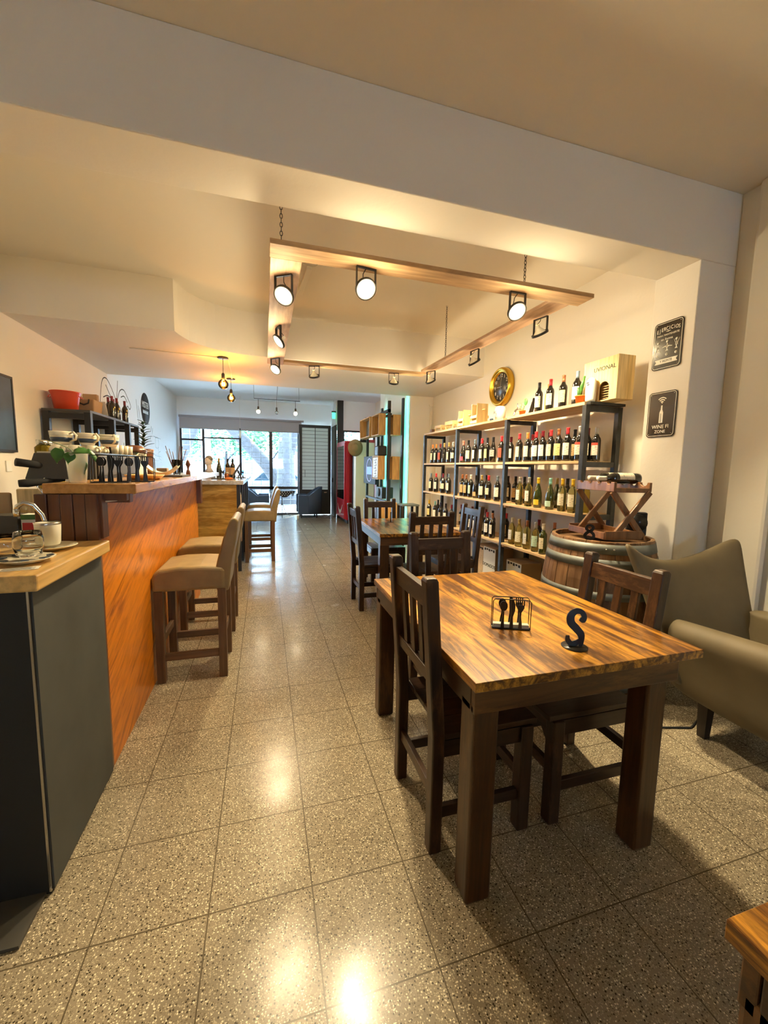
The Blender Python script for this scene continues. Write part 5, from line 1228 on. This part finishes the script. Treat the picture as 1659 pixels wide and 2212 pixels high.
# ================================================================== ON AND BEHIND THE BAR
TC = 1.3455
t = thing('plant_glass', 'clear glass of water with a rooted pothos cutting on the bar', 'vase', (-.815, 2.16, TC))
MB().lathe([(.030, 0), (.034, .005), (.043, .125), (.044, .13), (.0415, .13), (.032, .012), (.0001, .010)], 28, cap=False).build('glass_body', 'lit_tint_glass', t)
MB().lathe([(.0001, .0125), (.0318, .0125), (.0385, .085), (.0001, .085)], 24, cap=False).build('water', 'lit_tint_water', t)
def leaf(mb, base, d, ln, w, nrm=(0, 0, 1), heart=False):
    base, d, nrm = Vector(base), Vector(d).normalized(), Vector(nrm)
    sd = d.cross(nrm).normalized(); up = sd.cross(d)
    N = 6; vs = []
    for i in range(N+1):
        s = i/N; ww = w*(math.sin(PI*min(1, s*.9+.12))**.7)*(1-s**4); c = base+d*ln*s-up*(ln*.35*s*s)
        vs += [c+sd*ww/2+up*.12*w*abs(1), c, c-sd*ww/2+up*.12*w]
    fs = []
    for i in range(N): fs += [(3*i, 3*i+1, 3*i+4, 3*i+3), (3*i+1, 3*i+2, 3*i+5, 3*i+4)]
    mb._add(vs, fs, smooth=True)
def leafobj(t, *a, mat='leaf_green', **k):
    mb = MB(); leaf(mb, *a, **k); return mb.build('leaf', mat, t, solid=.0012, weld=False)
leafobj(t, (-.055, -.02, .150), (-.2, -.3, -1), .065, .055, (0, -1, .1))
leafobj(t, (.0, -.03, .135), (.75, -.3, .15), .075, .06, (.0, -.5, .8))
leafobj(t, (-.005, -.035, .13), (-.2, -.6, -.9), .05, .05, (0, -1, .3))
leafobj(t, (.05, -.02, .15), (.8, -.1, -.9), .09, .022, (.4, -.6, .5))
leafobj(t, (.01, .0, .09), (.3, -.4, -.6), .06, .06, (0, -1, .3), mat='succulent')
MB().tube([(.01, 0, .05), (.0, .0, .12), (-.02, -.01, .15), (-.06, -.015, .170), (-.10, -.02, .185)], .0018, 5).tube([(.015, 0, .04), (.01, -.01, .10), (0, -.03, .135)], .002, 5).build('stem', 'succulent', t)
mb = MB()
for k in range(16):
    a = random.random()*6.28; rr = .024*random.random()
    mb.tube([(.01, 0, .07), (rr*math.cos(a), rr*math.sin(a), .045), (.027*math.cos(a+.8), .027*math.sin(a+.8), .02+.02*random.random())], .0007, 4)
mb.build('roots', 'kraft', t)
cutlery_holder('black wire napkin holder with cutlery cut-outs, left of the pair on the bar', -.682, 2.15, TC, .05, 'cutlery napkin holders', False, 1.0)
cutlery_holder('black wire napkin holder with cutlery cut-outs, right of the pair on the bar', -.605, 2.27, TC, .08, 'cutlery napkin holders', False, 1.0)
t = thing('wooden_dish', 'shallow pale wooden dish behind the bar napkin holders', 'dish', (-.66, 2.62, TC))
MB().lathe([(.07, 0), (.095, .02), (.10, .028), (.092, .026), (.07, .008), (.0001, .006)], 26, mat=Matrix.Diagonal((1, 1.3, 1, 1))).build('dish_body', 'butcher_wood', t)
t = thing('lemon_slice_bowl', 'pale crescent-shaped bowl with curled rim on the bar', 'bowl', (-.655, 3.02, TC))
grid_solid(lambda u, v, sd: (u*.10, (v-.5)*.11, .012+.055*abs(u)**2.2+.02*(2*v-1)**2+(.006 if sd else 0)), 10, 6, 'bowl_body', 'plastic_white', t, 1)
t = thing('serving_mat', 'dark slate mat on the bar under the diffuser glass', 'mat', (-.66, 3.32, TC)); MB().box(-.12, .10, -.16, .14, 0, .012).build('mat_body', 'machine_grey', t, .002)
t = thing('reed_diffuser', 'small glass with dark diffuser sticks on the bar', 'diffuser', (-.62, 3.30, TC+.0125))
MB().lathe([(.022, 0), (.026, .03), (.034, .11), (.033, .112), (.024, .03), (.0001, .004)], 18, cap=False).build('glass_body', 'window_glass', t)
mb = MB()
for k, (dx, dy) in enumerate(((-.07, 0), (-.05, .02), (-.02, -.02), (.045, .0), (.065, .02), (-.06, -.03), (.03, -.03))): mb.cyl((dx*.15, dy*.15, .006), (dx, dy, .21-.02*(k % 3)), .0025, n=6)
mb.build('sticks', 'bar_end_wood', t)
t = thing('kraft_box', 'small brown box on the bar behind the pale bowl', 'box', (-.74, 3.42, TC)); MB().box(-.035, .035, -.03, .03, 0, .06).build('box_body', 'kraft', t, .002)
t = thing('wood_figure', 'small wooden figure near the reed diffuser', 'figurine', (-.585, 3.55, TC)); MB().lathe([(.016, 0), (.016, .04), (.008, .05), (.010, .07), (.02, .09), (.010, .12), (.001, .13)], 12).build('figure_body', 'bar_end_wood', t)
t = thing('plant_glass', 'slim glass of drooping leafy cuttings behind the bar', 'plant', (-.98, 3.75, 1.30))
MB().lathe([(.03, 0), (.035, .19), (.033, .19), (.028, .01), (.0001, .008)], 18, cap=False).build('glass_body', 'window_glass', t)
mb = MB()
for k in range(16):
    a = k*2.4; leaf(mb, (.01*math.cos(a), .01*math.sin(a), .20+.012*(k % 5)), (math.cos(a), math.sin(a), .6-.25*(k % 3)), .10, .022, (0, 0, 1))
mb.build('leaves', 'leaf_dark', t, solid=.001, weld=False)
# back work surface and espresso machine
t = thing('back_counter', 'dark back counter behind the bar carrying the espresso machine', 'counter', (0, 0, 0))
MB().box(-1.65, -.94, 2.20, 5.0, 0, .98).build('cabinet_body', 'counter_black', t)
MB().box(-1.67, -.92, 2.18, 5.02, .981, 1.02).build('worktop', 'machine_grey', t, .003)
t = thing('espresso_machine', 'dark grey espresso machine with black handles at the left', 'espresso machine', (-.03, 0, 0))
mt = Matrix(((1, 0, 0, 0), (0, 0, 1, 0), (0, 1, 0, 0), (0, 0, 0, 1)))
def xz_prism(mb, poly, y0, y1): return mb.prism(poly, y0, y1, mat=mt)
xz_prism(MB(), [(-1.24, 1.34), (-.90, 1.34), (-.90, 1.485), (-1.19, 1.485)], 2.70, 2.72).build('side_panel', 'machine_grey', t, .004)
xz_prism(MB(), [(-1.20, 1.36), (-.89, 1.36), (-.89, 1.48), (-1.17, 1.48)], 2.722, 3.42).build('machine_body', 'machine_grey', t, .004)
MB().box(-1.05, -.89, 2.74, 3.40, 1.03, 1.36).build('back_body', 'matt_black', t)
MB().box(-1.18, -.90, 2.74, 3.40, 1.021, 1.06).build('drip_tray', 'steel', t)
MB().box(-1.18, -.885, 2.71, 3.44, 1.4855, 1.494).build('cup_tray', 'steel', t, .001)
MB().cyl((-1.245, 2.64, 1.432), (-1.16, 2.72, 1.415), .022, .020, 18).build('steam_knob', 'rubber', t)
MB().tube([(-1.23, 2.62, 1.318), (-1.20, 2.64, 1.320), (-1.15, 2.68, 1.326), (-1.08, 2.76, 1.338)], [.019, .023, .018, .012], 12).build('portafilter_handle', 'rubber', t)
MB().tube([(-1.14, 2.69, 1.35), (-1.17, 2.67, 1.30), (-1.15, 2.68, 1.26), (-1.06, 2.69, 1.14)], .006, 8).build('steam_wand', 'chrome', t)
MB().tube([(-.99, 2.68, 1.25), (-.95, 2.67, 1.20), (-.90, 2.66, 1.12)], .006, 8).build('steam_wand', 'matt_black', t)
# cups on the machine
def cup(label, x, y, z, r, h, rz, band=True, inv=False, g='stacked cups on the espresso machine'):
    t = thing('coffee_cup', label, 'cup', (x, y, z), rz, g)
    p = [(r*.62, 0), (r*.70, h*.12), (r*.92, h*.55), (r, h), (r*.95, h*.995), (r*.85, h*.5), (r*.5, h*.08), (.0001, h*.06)]
    if inv: p = [(a, h-b) for a, b in p]
    MB().lathe(p, 26).build('cup_body', 'white_ceramic', t)
    if band:
        MB().lathe([(r*.765+.0006, h*.22), (r*.925+.0010, h*.55)], 26, cap=False).build('band', 'navy', t, solid=.0008)
        mb = MB()
        for q in (.68, .78, .88): mb.lathe([(r*(.92+(q-.55)*.18)+.0006, h*q), (r*(.92+(q+.02-.55)*.18)+.0006, h*(q+.02))], 26, cap=False)
        mb.build('thin_rings', 'galvanised', t)
    zz = (lambda v: h-v) if inv else (lambda v: v)
    MB().tube([(r*.93, 0, zz(h*.88)), (r*1.25, 0, zz(h*.95)), (r*1.55, 0, zz(h*.72)), (r*1.45, 0, zz(h*.42)), (r*.85, 0, zz(h*.25))], [.0055, .007, .007, .0065, .0055], 8).build('handle', 'white_ceramic', t)
MZ = 1.4945
small = [(-1.15, 2.80), (-1.06, 2.79), (-.975, 2.80), (-1.15, 2.92), (-1.06, 2.93), (-.975, 2.93)]
for i, (x, y) in enumerate(small): cup(f'small cream cup upside down on the machine, {ORD[i % 3]} from left in the {"front" if i < 3 else "rear"} row', x, y, MZ, .040, .042, -.6, False, True)
cup('wide cup with navy band stacked leftmost and tilted on the machine', -1.145, 2.85, MZ+.043, .060, .078, -.35)
cup('wide cup with navy band in the middle of the three stacked cups', -1.025, 2.88, MZ+.043, .052, .074, -.5)
cup('wide cup with navy band, rightmost of the three stacked cups', -.945, 2.99, MZ+.043, .056, .076, -.9)
for i in range(4):
    t = thing('shot_glass', f'small cream tumbler on the espresso machine, {ORD[i]} in the row behind the cups', 'glass', (-.95+.004*i, 3.10+.085*i, MZ), 0, 'small tumblers on the machine')
    MB().lathe([(.018, 0), (.024, .062), (.022, .062), (.016, .006), (.0001, .005)], 16).build('tumbler_body', 'white_ceramic', t)
for i, (x, y) in enumerate(((-1.28, 2.93), (-1.29, 3.02), (-1.28, 3.11))):
    t = thing('spice_jar', f'small glass jar with metal lid left of the cups, {ORD[i]} from the camera', 'jar', (x, y, 1.021), 0, 'jars left of the espresso machine')
    MB().lathe([(.034, 0), (.036, .50), (.022, .515)], 18).build('jar_body', 'bottle_gold', t); MB().lathe([(.026, .515), (.026, .545)], 18).build('lid', 'steel', t)
t = thing('grinder_hopper', 'grey canister with dark domed lid behind the bar', 'canister', (-1.02, 3.78, 1.021))
MB().lathe([(.085, 0), (.085, .50)], 26).build('canister_body', 'cream', t); MB().lathe([(.089, .50), (.086, .53), (.05, .56), (.0001, .565)], 26).build('lid', 'bar_end_wood', t)
t = thing('potted_plant', 'spiky dark plant in a terracotta pot behind the canister', 'plant', (-1.17, 4.66, 1.021))
MB().lathe([(.06, 0), (.085, .52), (.09, .56), (.075, .56)], 20).build('pot', 'bar_end_wood', t)
mb = MB()
for k in range(26):
    a = k*2.4; z = .58+.010*k; leaf(mb, (0, 0, z), (math.cos(a), math.sin(a), .9), .10-.002*k, .03, (0, 0, 1))
mb.build('leaves', 'leaf_dark', t, solid=.002, weld=False)
t = thing('milk_carton', 'white carton with red panel and green top behind the tap', 'carton', (-1.10, 2.42, 1.021))
MB().box(-.05, .06, -.035, .035, 0, .155).build('carton_body', 'white_card', t, .002); MB().box(-.045, .012, -.037, -.035, .03, .115).build('red_panel', 'fridge_red', t, .006); MB().box(-.05, .06, -.0365, -.035, .13, .155).build('green_band', 'leaf_green', t)
t = thing('black_box', 'black and grey appliance box behind the tap', 'box', (-1.27, 2.46, 1.021))
MB().box(-.12, .10, -.06, .06, 0, .15).build('box_body', 'machine_grey', t, .003)
mb = MB()
for k in range(3): mb.box(-.11, -.02, -.062, -.06, .02+k*.035, .042+k*.035)
mb.build('box_print', 'matt_black', t)
t = thing('cutting_board', 'two pale wooden boards leaning on the wall side behind the tap', 'board', (-1.33, 2.75, 1.021))
MB().box(-.13, -.03, -.01, .012, 0, .24).build('board_panel', 'kraft', t, .01); MB().box(-.02, .12, .02, .04, 0, .26).build('board_panel', 'crate_wood', t, .008)
# lower counter items
WZ = 1.0985
t = thing('faucet', 'chrome swan-neck tap over the low counter', 'faucet', (-.845, 1.94, WZ))
MB().lathe([(.026, 0), (.026, .012), (.015, .02)], 20).build('faucet_base', 'chrome', t)
MB().tube([(.0, 0, .015), (.0, 0, .06), (-.018, -.0, .125), (-.042, -.01, .165), (-.068, -.02, .176), (-.088, -.022, .162), (-.092, -.022, .145)], [.009]*7, 14).build('spout', 'steel', t)
MB().cyl((-.092, -.022, .122), (-.092, -.022, .148), .011, n=16).build('nozzle', 'chrome', t)
def plate(label, x, y, z, r, deco=True):
    t = thing('plate', label, 'plate', (x, y, z), .4, 'plates on the low counter')
    MB().lathe([(r*.55, 0), (r*.62, .003), (r*.98, .014), (r, .016), (r*.97, .0175), (r*.6, .007), (.0001, .006)], 36).build('plate_body', 'white_ceramic', t)
    if deco:
        mb = MB()
        for k in range(7):
            a = k*.9; mb.prism([(r*(.66)*math.cos(a), r*.66*math.sin(a)), (r*.93*math.cos(a+.05), r*.93*math.sin(a+.05)), (r*.90*math.cos(a+.35), r*.90*math.sin(a+.35)), (r*.70*math.cos(a+.28), r*.70*math.sin(a+.28))], .0150, .0182)
        mb.build('blue_pattern', 'navy', t)
    return t
plate('plate with blue pattern under the round water glass', -.775, 1.62, WZ, .080)
plate('plate under the milk cup, close to the bar end', -.80, 1.845, WZ, .085, False)
plate('plate with blue pattern cut off by the left edge', -.895, 1.555, WZ+.0, .05)
def tumbler(label, x, y, z):
    t = thing('water_glass', label, 'glass', (x, y, z), 0, 'round water glasses on the low counter')
    MB().lathe([(.024, 0), (.034, .008), (.042, .035), (.041, .06), (.036, .085), (.0345, .085), (.039, .06), (.040, .036), (.032, .012), (.0001, .010)], 30, cap=False).build('glass_body', 'clear_glass', t)
tumbler('round clear water glass on the blue-patterned plate', -.768, 1.625, WZ+.0185)
tumbler('round clear water glass cut off by the left edge', -.858, 1.68, WZ+.0005)
t = thing('milk_jug', 'frosted cream cup beside the tap on its plate', 'cup', (-.808, 1.85, WZ+.0185))
MB().lathe([(.034, 0), (.038, .01), (.042, .085), (.040, .086), (.035, .01), (.0001, .008)], 26, cap=False).build('cup_body', 'plastic_white', t); MB().lathe([(.0425, .080), (.0435, .087), (.040, .088)], 26, cap=False).build('rim', 'steel', t)
t = thing('receipt', 'printed paper slip on the pine worktop corner', 'paper', (-.745, 1.515, WZ), .25); MB().box(-.05, .05, -.022, .022, 0, .0008).build('paper_sheet', 'white_card', t)
mb = MB()
for k in range(4): mb.box(-.042, .040-.01*(k % 2), -.016+k*.009, -.013+k*.009, .0009, .0013)
mb.build('print', 'ink', t)
# ================================================================== ON THE LOWER BAR
BZ = 1.2355
t = thing('statue_bust', 'white plaster head bust on a grey block at the lower bar', 'bust', (-.84, 6.9, BZ), -.5)
MB().box(-.07, .07, -.07, .07, 0, .09).build('pedestal', 'galvanised', t, .004)
mb = MB().ball((0, 0, .26), .062, (.85, 1.0, 1.25)).tube([(0, .01, .09), (0, .01, .15), (0, .0, .22)], [.07, .035, .04], 12)
mb.ball((0, -.062, .25), .012, (.8, 1.2, 1.5)).ball((0, -.045, .215), .025, (1.1, .8, .7)).ball((-.054, .0, .25), .014, (.5, 1, 1.4)).ball((.054, .0, .25), .014, (.5, 1, 1.4)); mb.build('head', 'plaster_bust', t)
MB().ball((0, .012, .285), .064, (.9, 1.0, 1.0)).build('hair', 'galvanised', t)
for x, y, g, cap, k, lb in ((-.66, 6.6, G, 'gold', 'burg', 'green wine bottle on the lower bar beside the bust'), (-.56, 6.9, B, 'black', 'bord', 'dark wine bottle on the lower bar, left of the dark pair'), (-.475, 6.75, B, 'black', 'bord', 'dark wine bottle with tan label on the lower bar, right of the dark pair')):
    bottle(x, y, BZ, k, g, cap, 'tall' if g == B else None, 'tan', lb, 'wine bottles on the lower bar', -1.57+3.14)
cutlery_holder('napkin holder with cutlery cut-outs on the lower bar below the green bottle', -.61, 6.28, BZ, 0, 'cutlery napkin holders', True, 1.0)
cutlery_holder('napkin holder behind the tilted tablet on the lower bar', -.36, 6.75, BZ, .3, 'cutlery napkin holders', True, 1.0)
t = thing('spice_jar', 'small copper-coloured jar on the lower bar', 'jar', (-.53, 6.35, BZ)); MB().lathe([(.035, 0), (.035, .07), (.025, .08)], 16).build('jar_body', 'cap_copper', t); MB().lathe([(.027, .08), (.027, .1)], 16).build('lid', 'plastic_white', t)
t = thing('payment_tablet', 'dark tilted tablet screen on the lower bar', 'tablet', (-.40, 6.35, BZ), 0)
MB().bar((-.06, 0, .02), (.045, .06, .20), .22, .012, up=(-1, 0, .4)).build('tablet_body', 'machine_grey', t, .004); MB().bar((.07, .03, .0), (.02, .03, .13), .03, .02).build('tablet_stand', 'matt_black', t)
t = thing('bread_dish', 'small orange oval dish at the front of the lower bar', 'dish', (-.47, 5.98, BZ)); MB().ball((0, 0, .018), .05, (1.1, .8, .34)).build('dish_body', 'terracotta_orange', t)
t = thing('serving_tray', 'thin black tray on the lower bar under the bottles', 'tray', (-.56, 6.25, BZ-.0)); MB().box(-.16, .10, -.12, -.09, 0, .012).build('tray_body', 'matt_black', t)
# ================================================================== SHOP FRONT
def tub_chair(label, x, y, rz):
    t = thing('tub_chair', label, 'armchair', (x, y, 0), rz, 'dark blue tub chairs by the shop window')
    # faces local -y... shell opens towards +y
    pts = []
    n = 22; vs, fs = [], []
    for i in range(n+1):
        a = PI+PI*i/n if True else 0
        a = PI*1.08-(-PI*1.16)*i/n*1.0-.0
        a = math.radians(170)+math.radians(200)*i/n
        back = max(0, -math.sin(a)); zt = .64+.24*back**.8
        for r, zz in ((.36, .12), (.385, zt), (.30, zt), (.28, .42), (.28, .12)): vs.append((r*math.cos(a), r*math.sin(a)*1.0, zz))
    for i in range(n):
        for k in range(5): fs.append((5*i+k, 5*i+(k+1) % 5, 5*i+5+(k+1) % 5, 5*i+5+k))
    fs += [(4, 3, 2, 1, 0), tuple(5*n+k for k in range(5))]
    mb = MB(); mb._add(vs, fs, smooth=True); mb.build('shell', 'blue_fabric', t)
    MB().lathe([(.28, .13), (.285, .40), (.27, .45), (.0001, .46)], 26).build('seat_cushion', 'blue_fabric', t)
    MB().box(-.275, .275, .0, .28, .13, .42).build('seat_front', 'blue_fabric', t, .02)
    for s in (-1, 1): MB().box(s*.335-.05, s*.335+.05, .03, .32, .12, .655).build('armrest', 'blue_fabric', t, .02)
    for sx in (-1, 1):
        for sy in (-.2, .22): MB().cyl((sx*.24, sy, 0), (sx*.22, sy, .13), .018, .025, 8).build('leg', 'dark_leg', t)
tub_chair('dark blue tub chair by the door, its back towards the room', 1.20, 11.62, PI*.5)
tub_chair('dark blue tub chair left of the bistro table, half behind the stools', -.20, 11.55, -PI/2)
t = thing('bistro_table', 'small round iron bistro table with a dark dotted cover by the window', 'table', (.47, 11.75, 0))
MB().lathe([(.0001, .735), (.30, .735), (.30, .75), (.0001, .75)], 30).build('tabletop', 'white_top', t)
MB().cyl((0, 0, .36), (0, 0, .735), .014).build('stem', 'black_metal', t)
for k in range(3):
    a = 2*PI*k/3+.5; MB().tube([(0, 0, .40), (.05*math.cos(a), .05*math.sin(a), .28), (.13*math.cos(a), .13*math.sin(a), .10), (.27*math.cos(a), .27*math.sin(a), .01)], .010, 7).build('leg', 'black_metal', t)
t = thing('tablecloth', 'dark cloth with white dots hanging over the bistro table', 'tablecloth', (.47, 11.75, .751), .2)
mb = MB().box(-.30, .30, -.30, .30, 0, .003)
for k, (a, b) in enumerate(((0, 0), (PI/2, 0), (PI, 0), (-PI/2, 0))):
    q = Matrix.Rotation(a, 4, 'Z'); mb._add([(-.30, -.30, .003), (.30, -.30, .003), (.05, -.305, -.17), (-.05, -.305, -.17)], [(0, 1, 2, 3)], mat=q)
mb.build('cloth', 'cloth_dots', t, solid=.002)
mb = MB()
for a in (0, PI/2, PI, -PI/2):
    for i in range(-3, 4):
        for j in range(3):
            if abs(i) < 4-j: mb.lathe([(.014, 0), (.014, .002)], 8, mat=Matrix.Rotation(a, 4, 'Z') @ Matrix.Translation((i*.07+(j % 2)*.03, -.309, -.025-j*.045)) @ Matrix.Rotation(PI/2, 4, 'X'))
mb.build('dots', 'sign_white', t)
t = thing('exit_sign', 'small lit green exit sign hanging by the entrance', 'sign', (1.86, 11.3, 2.94), 0)
MB().box(-.06, .06, -.02, .02, 0, .035).build('sign_housing', 'matt_black', t); MB().prism([(-.045, 0), (.045, 0), (.045, -.17), (-.045, -.17)], -.004, .004, mat=UP).build('sign_panel', 'exit_green', t)
MB().cyl((0, 0, .035), (0, 0, .33), .004, n=6).build('hanger', 'steel', t)
t = thing('drinks_fridge', 'tall red drinks fridge with glass front by the entrance', 'fridge', (1.98, 10.62, 0))
# front faces -x
MB().box(.0, .50, -.58, .58, .10, 2.10).build('fridge_body', 'fridge_red', t, .01)
mb = MB().box(-.05, -.002, -.56, .56, .12, .62).box(-.05, -.002, -.56, -.50, .62, 2.05).box(-.05, -.002, .50, .56, .62, 2.05).box(-.05, -.002, -.50, .50, 1.98, 2.05)
mb.build('fridge_door', 'fridge_red', t, .006)
MB().box(-.045, -.03, -.50, .50, .62, 1.98).build('fridge_pane', 'fridge_glass', t)
MB().box(-.01, .0, -.50, .50, .62, 1.98).build('fridge_interior', 'machine_grey', t)
MB().box(.04, .46, -.54, .54, 0, .10).build('base', 'matt_black', t)
mb = MB(); stroke(mb, [(-.34, .12), (-.2, -.02), (.0, -.08), (.2, .0), (.34, .13)], [.01, .05, .10, .06, .01], .004, Matrix(((0, 0, -1, -.054), (-1, 0, 0, 0), (0, 1, 0, .34), (0, 0, 0, 1)))); mb.build('white_swoosh', 'sign_white', t)
MB().box(-.04, .0, -.57, .57, 2.052, 2.10).build('top_panel', 'fridge_red', t)
t = thing('second_fridge', 'narrow dark fridge with vented base beside the red one', 'fridge', (2.06, 9.83, 0))
MB().box(0, .5, -.19, .17, .02, 2.0).build('fridge_body', 'machine_grey', t, .006); MB().box(-.012, -.001, -.17, .15, .5, 1.97).build('fridge_pane', 'fridge_glass', t)
mb = MB()
for k in range(7): mb.box(-.012, -.001, -.17, .15, .06+k*.055, .09+k*.055)
mb.build('vent_grille', 'matt_black', t)
MB().box(.0, .5, -.215, -.192, 0, 2.02).build('side_post', 'matt_black', t)
t = thing('cream_panel', 'tall plain cream cabinet side standing beyond the further table', 'cabinet', (2.07, 9.48, 0))
MB().box(0, .45, -.12, .12, 0, 2.03).build('cabinet_body', 'cream', t, .004)
t = thing('felt_hat', 'brown felt hat hanging on the edge of the cream cabinet', 'hat', (2.05, 9.345, 1.90))
HM = Matrix.Rotation(PI/2, 4, 'X') @ Matrix.Rotation(-.15, 4, 'Y')
MB().lathe([(.0001, .10), (.055, .105), (.075, .09), (.09, .03), (.10, .0), (.17, -.012), (.175, -.004), (.10, .012)], 30, mat=HM @ Matrix.Diagonal((1, 1.15, 1, 1))).build('hat_crown', 'hat_felt', t)
t = thing('coffee_urn', 'shiny steel urn with black base on top of the cream cabinet', 'urn', (2.27, 9.50, 2.031))
MB().lathe([(.10, 0), (.10, .035)], 24).build('urn_base', 'matt_black', t); MB().lathe([(.082, .036), (.082, .28), (.06, .30), (.02, .31)], 26).build('urn_body', 'chrome', t); MB().box(-.03, .03, -.11, -.07, .23, .27).build('spout', 'matt_black', t)
t = thing('red_case', 'dark red case on top of the cream cabinet beside the urn', 'case', (2.45, 9.47, 2.031)); MB().box(-.07, .07, -.1, .1, 0, .07).build('case_body', 'fridge_red', t, .006)
# steel room divider with boxes and TV
t = thing('room_divider', 'tall black steel divider frame by the teal-lit pilaster', 'divider', (2.22, 7.3, 0))
mb = MB()
for x, y, h in ((0, 0, 2.68), (0, 1.62, 2.52), (.16, .45, 2.52), (.16, 1.3, 2.52)): mb.box(x, x+.05, y, y+.05, 0, h)
mb.build('post', 'black_metal', t)
mb = MB().bar((.025, .0, 2.50), (.025, 1.67, 2.50), .05, .06).bar((.185, .45, 2.49), (.185, 1.35, 2.49), .04, .05).bar((-.03, 1.65, 2.53), (.3, 1.65, 2.53), .05, .04).bar((.0, .03, .8), (.0, 1.6, .8), .04, .04)
mb.build('top_bar', 'black_metal', t)
def dbox(label, x, y, z, dx, dy, dz, glassy=False):
    b = thing('display_box', label, 'box', (x, y, z), 0, 'wooden boxes mounted on the divider')
    mb = MB(); w = .015
    mb.box(0, dx, 0, w, 0, dz).box(0, dx, dy-w, dy, 0, dz).box(0, dx, w, dy-w, 0, w).box(0, dx, w, dy-w, dz-w, dz); mb.build('box_shell', 'light_box_wood', b)
    MB().box(dx-.012, dx-.002, w, dy-w, w, dz-w).build('back_panel', 'galvanised' if glassy else 'light_box_wood', b)
    return b
dbox('wide wooden box with pale interior high on the black divider', 2.05, 8.05, 2.07, .16, .85, .40, True)
dbox('wooden box on the near post of the divider, upper', 2.07, 7.42, 2.06, .14, .52, .40, True)
b = dbox('wooden box with white lettered strip, lower on the divider', 2.07, 7.42, 1.22, .14, .42, .45, True)
MB().box(.001, .004, .03, .38, .03, .42).build('lettered_strip', 'sign_white', b)
mb = MB()
for k in range(7): mb.box(-.002, .001, .12, .30-.03*(k % 3), .05+k*.052, .058+k*.052).box(-.002, .001, .12+.05*(k % 2), .14+.05*(k % 2), .05+k*.052, .085+k*.052)
mb.build('strip_marks', 'ink', b)
dbox('green-lit wooden box beyond the divider, upper', 2.33, 7.34, 2.06, .15, .3, .38)
dbox('green-lit wooden box beyond the divider, lower', 2.33, 7.34, 1.22, .15, .3, .44)
b = thing('television', 'dark wall screen showing a blue logo in a white ring', 'television', (2.17, 8.35, 1.1), 0)
MB().box(-.03, .0, -.5, .5, 0, .58).build('screen_body', 'screen_dark', b, .004)
MB().box(-.032, -.0305, -.20, .20, .20, .36).build('screen_logo', 'screen_blue', b)
MB().tube([(-.032, .24*math.cos(2*PI*k/30), .29+.24*math.sin(2*PI*k/30)) for k in range(30)], .006, 5, closed=True).build('screen_ring', 'screen_ring', b)
t = thing('loudspeaker', 'black loudspeaker hanging under the television', 'speaker', (2.22, 7.95, .84)); MB().box(-.03, .2, -.42, .0, 0, .22).build('speaker_box', 'matt_black', t, .006); MB().cyl((-.03, -.22, .12), (-.045, -.22, .12), .08, n=20).build('speaker_cone', 'rubber', t)
t = thing('black_box', 'rounded black speaker box above the lettered wooden box', 'speaker', (2.10, 7.6, 1.6715)); MB().box(-.02, .16, -.12, .12, 0, .19).build('box_body', 'matt_black', t, .02)
t = thing('wooden_cabinet', 'small light wooden cabinet behind the further table', 'cabinet', (2.0, 7.05, 0)); MB().box(0, .3, -.15, .15, 0, .82).build('cabinet_body', 'light_box_wood', t, .004); MB().box(-.01, -.001, -.13, .13, .1, .8).build('cabinet_door', 'machine_grey', t)
t = thing('led_strip', 'vertical teal light strip along the rear pilaster', 'light strip', (2.50, 7.30, 0)); MB().box(0, .004, 0, .03, .1, 2.74).build('strip', 'teal_led', t); MB().box(-.006, -.001, -.02, .05, .1, 2.745).box(-.001, .03, -.02, -.014, .1, 2.745).build('housing', 'matt_black', t)
t = thing('led_strip', 'second vertical teal light strip further along the rear pilaster', 'light strip', (2.50, 8.7, 0)); MB().box(0, .004, 0, .03, .8, 2.74).build('strip', 'teal_led', t); MB().box(-.006, -.001, -.02, .05, .8, 2.745).box(-.001, .03, -.02, -.014, .8, 2.745).build('housing', 'matt_black', t)
MB().box(-.006, .03, .05, .056, .8, 2.745).build('housing', 'matt_black', t)
t = thing('side_table', 'teal-grey painted stool at the far end of the wine shelves', 'table', (2.45, 6.75, 0))
MB().box(-.16, .16, -.16, .16, .78, .81).build('tabletop', 'galvanised', t, .003)
for sx in (-1, 1):
    for sy in (-1, 1): MB().box(sx*.13-.02, sx*.13+.02, sy*.13-.02, sy*.13+.02, 0, .779).build('leg', 'dark_leg', t)
t = thing('paper_cup', 'small white cup on the floor beside the blue tub chair', 'cup', (.86, 11.15, 0)); MB().lathe([(.025, 0), (.035, .1), (.032, .1)], 14).build('cup_body', 'plastic_white', t)
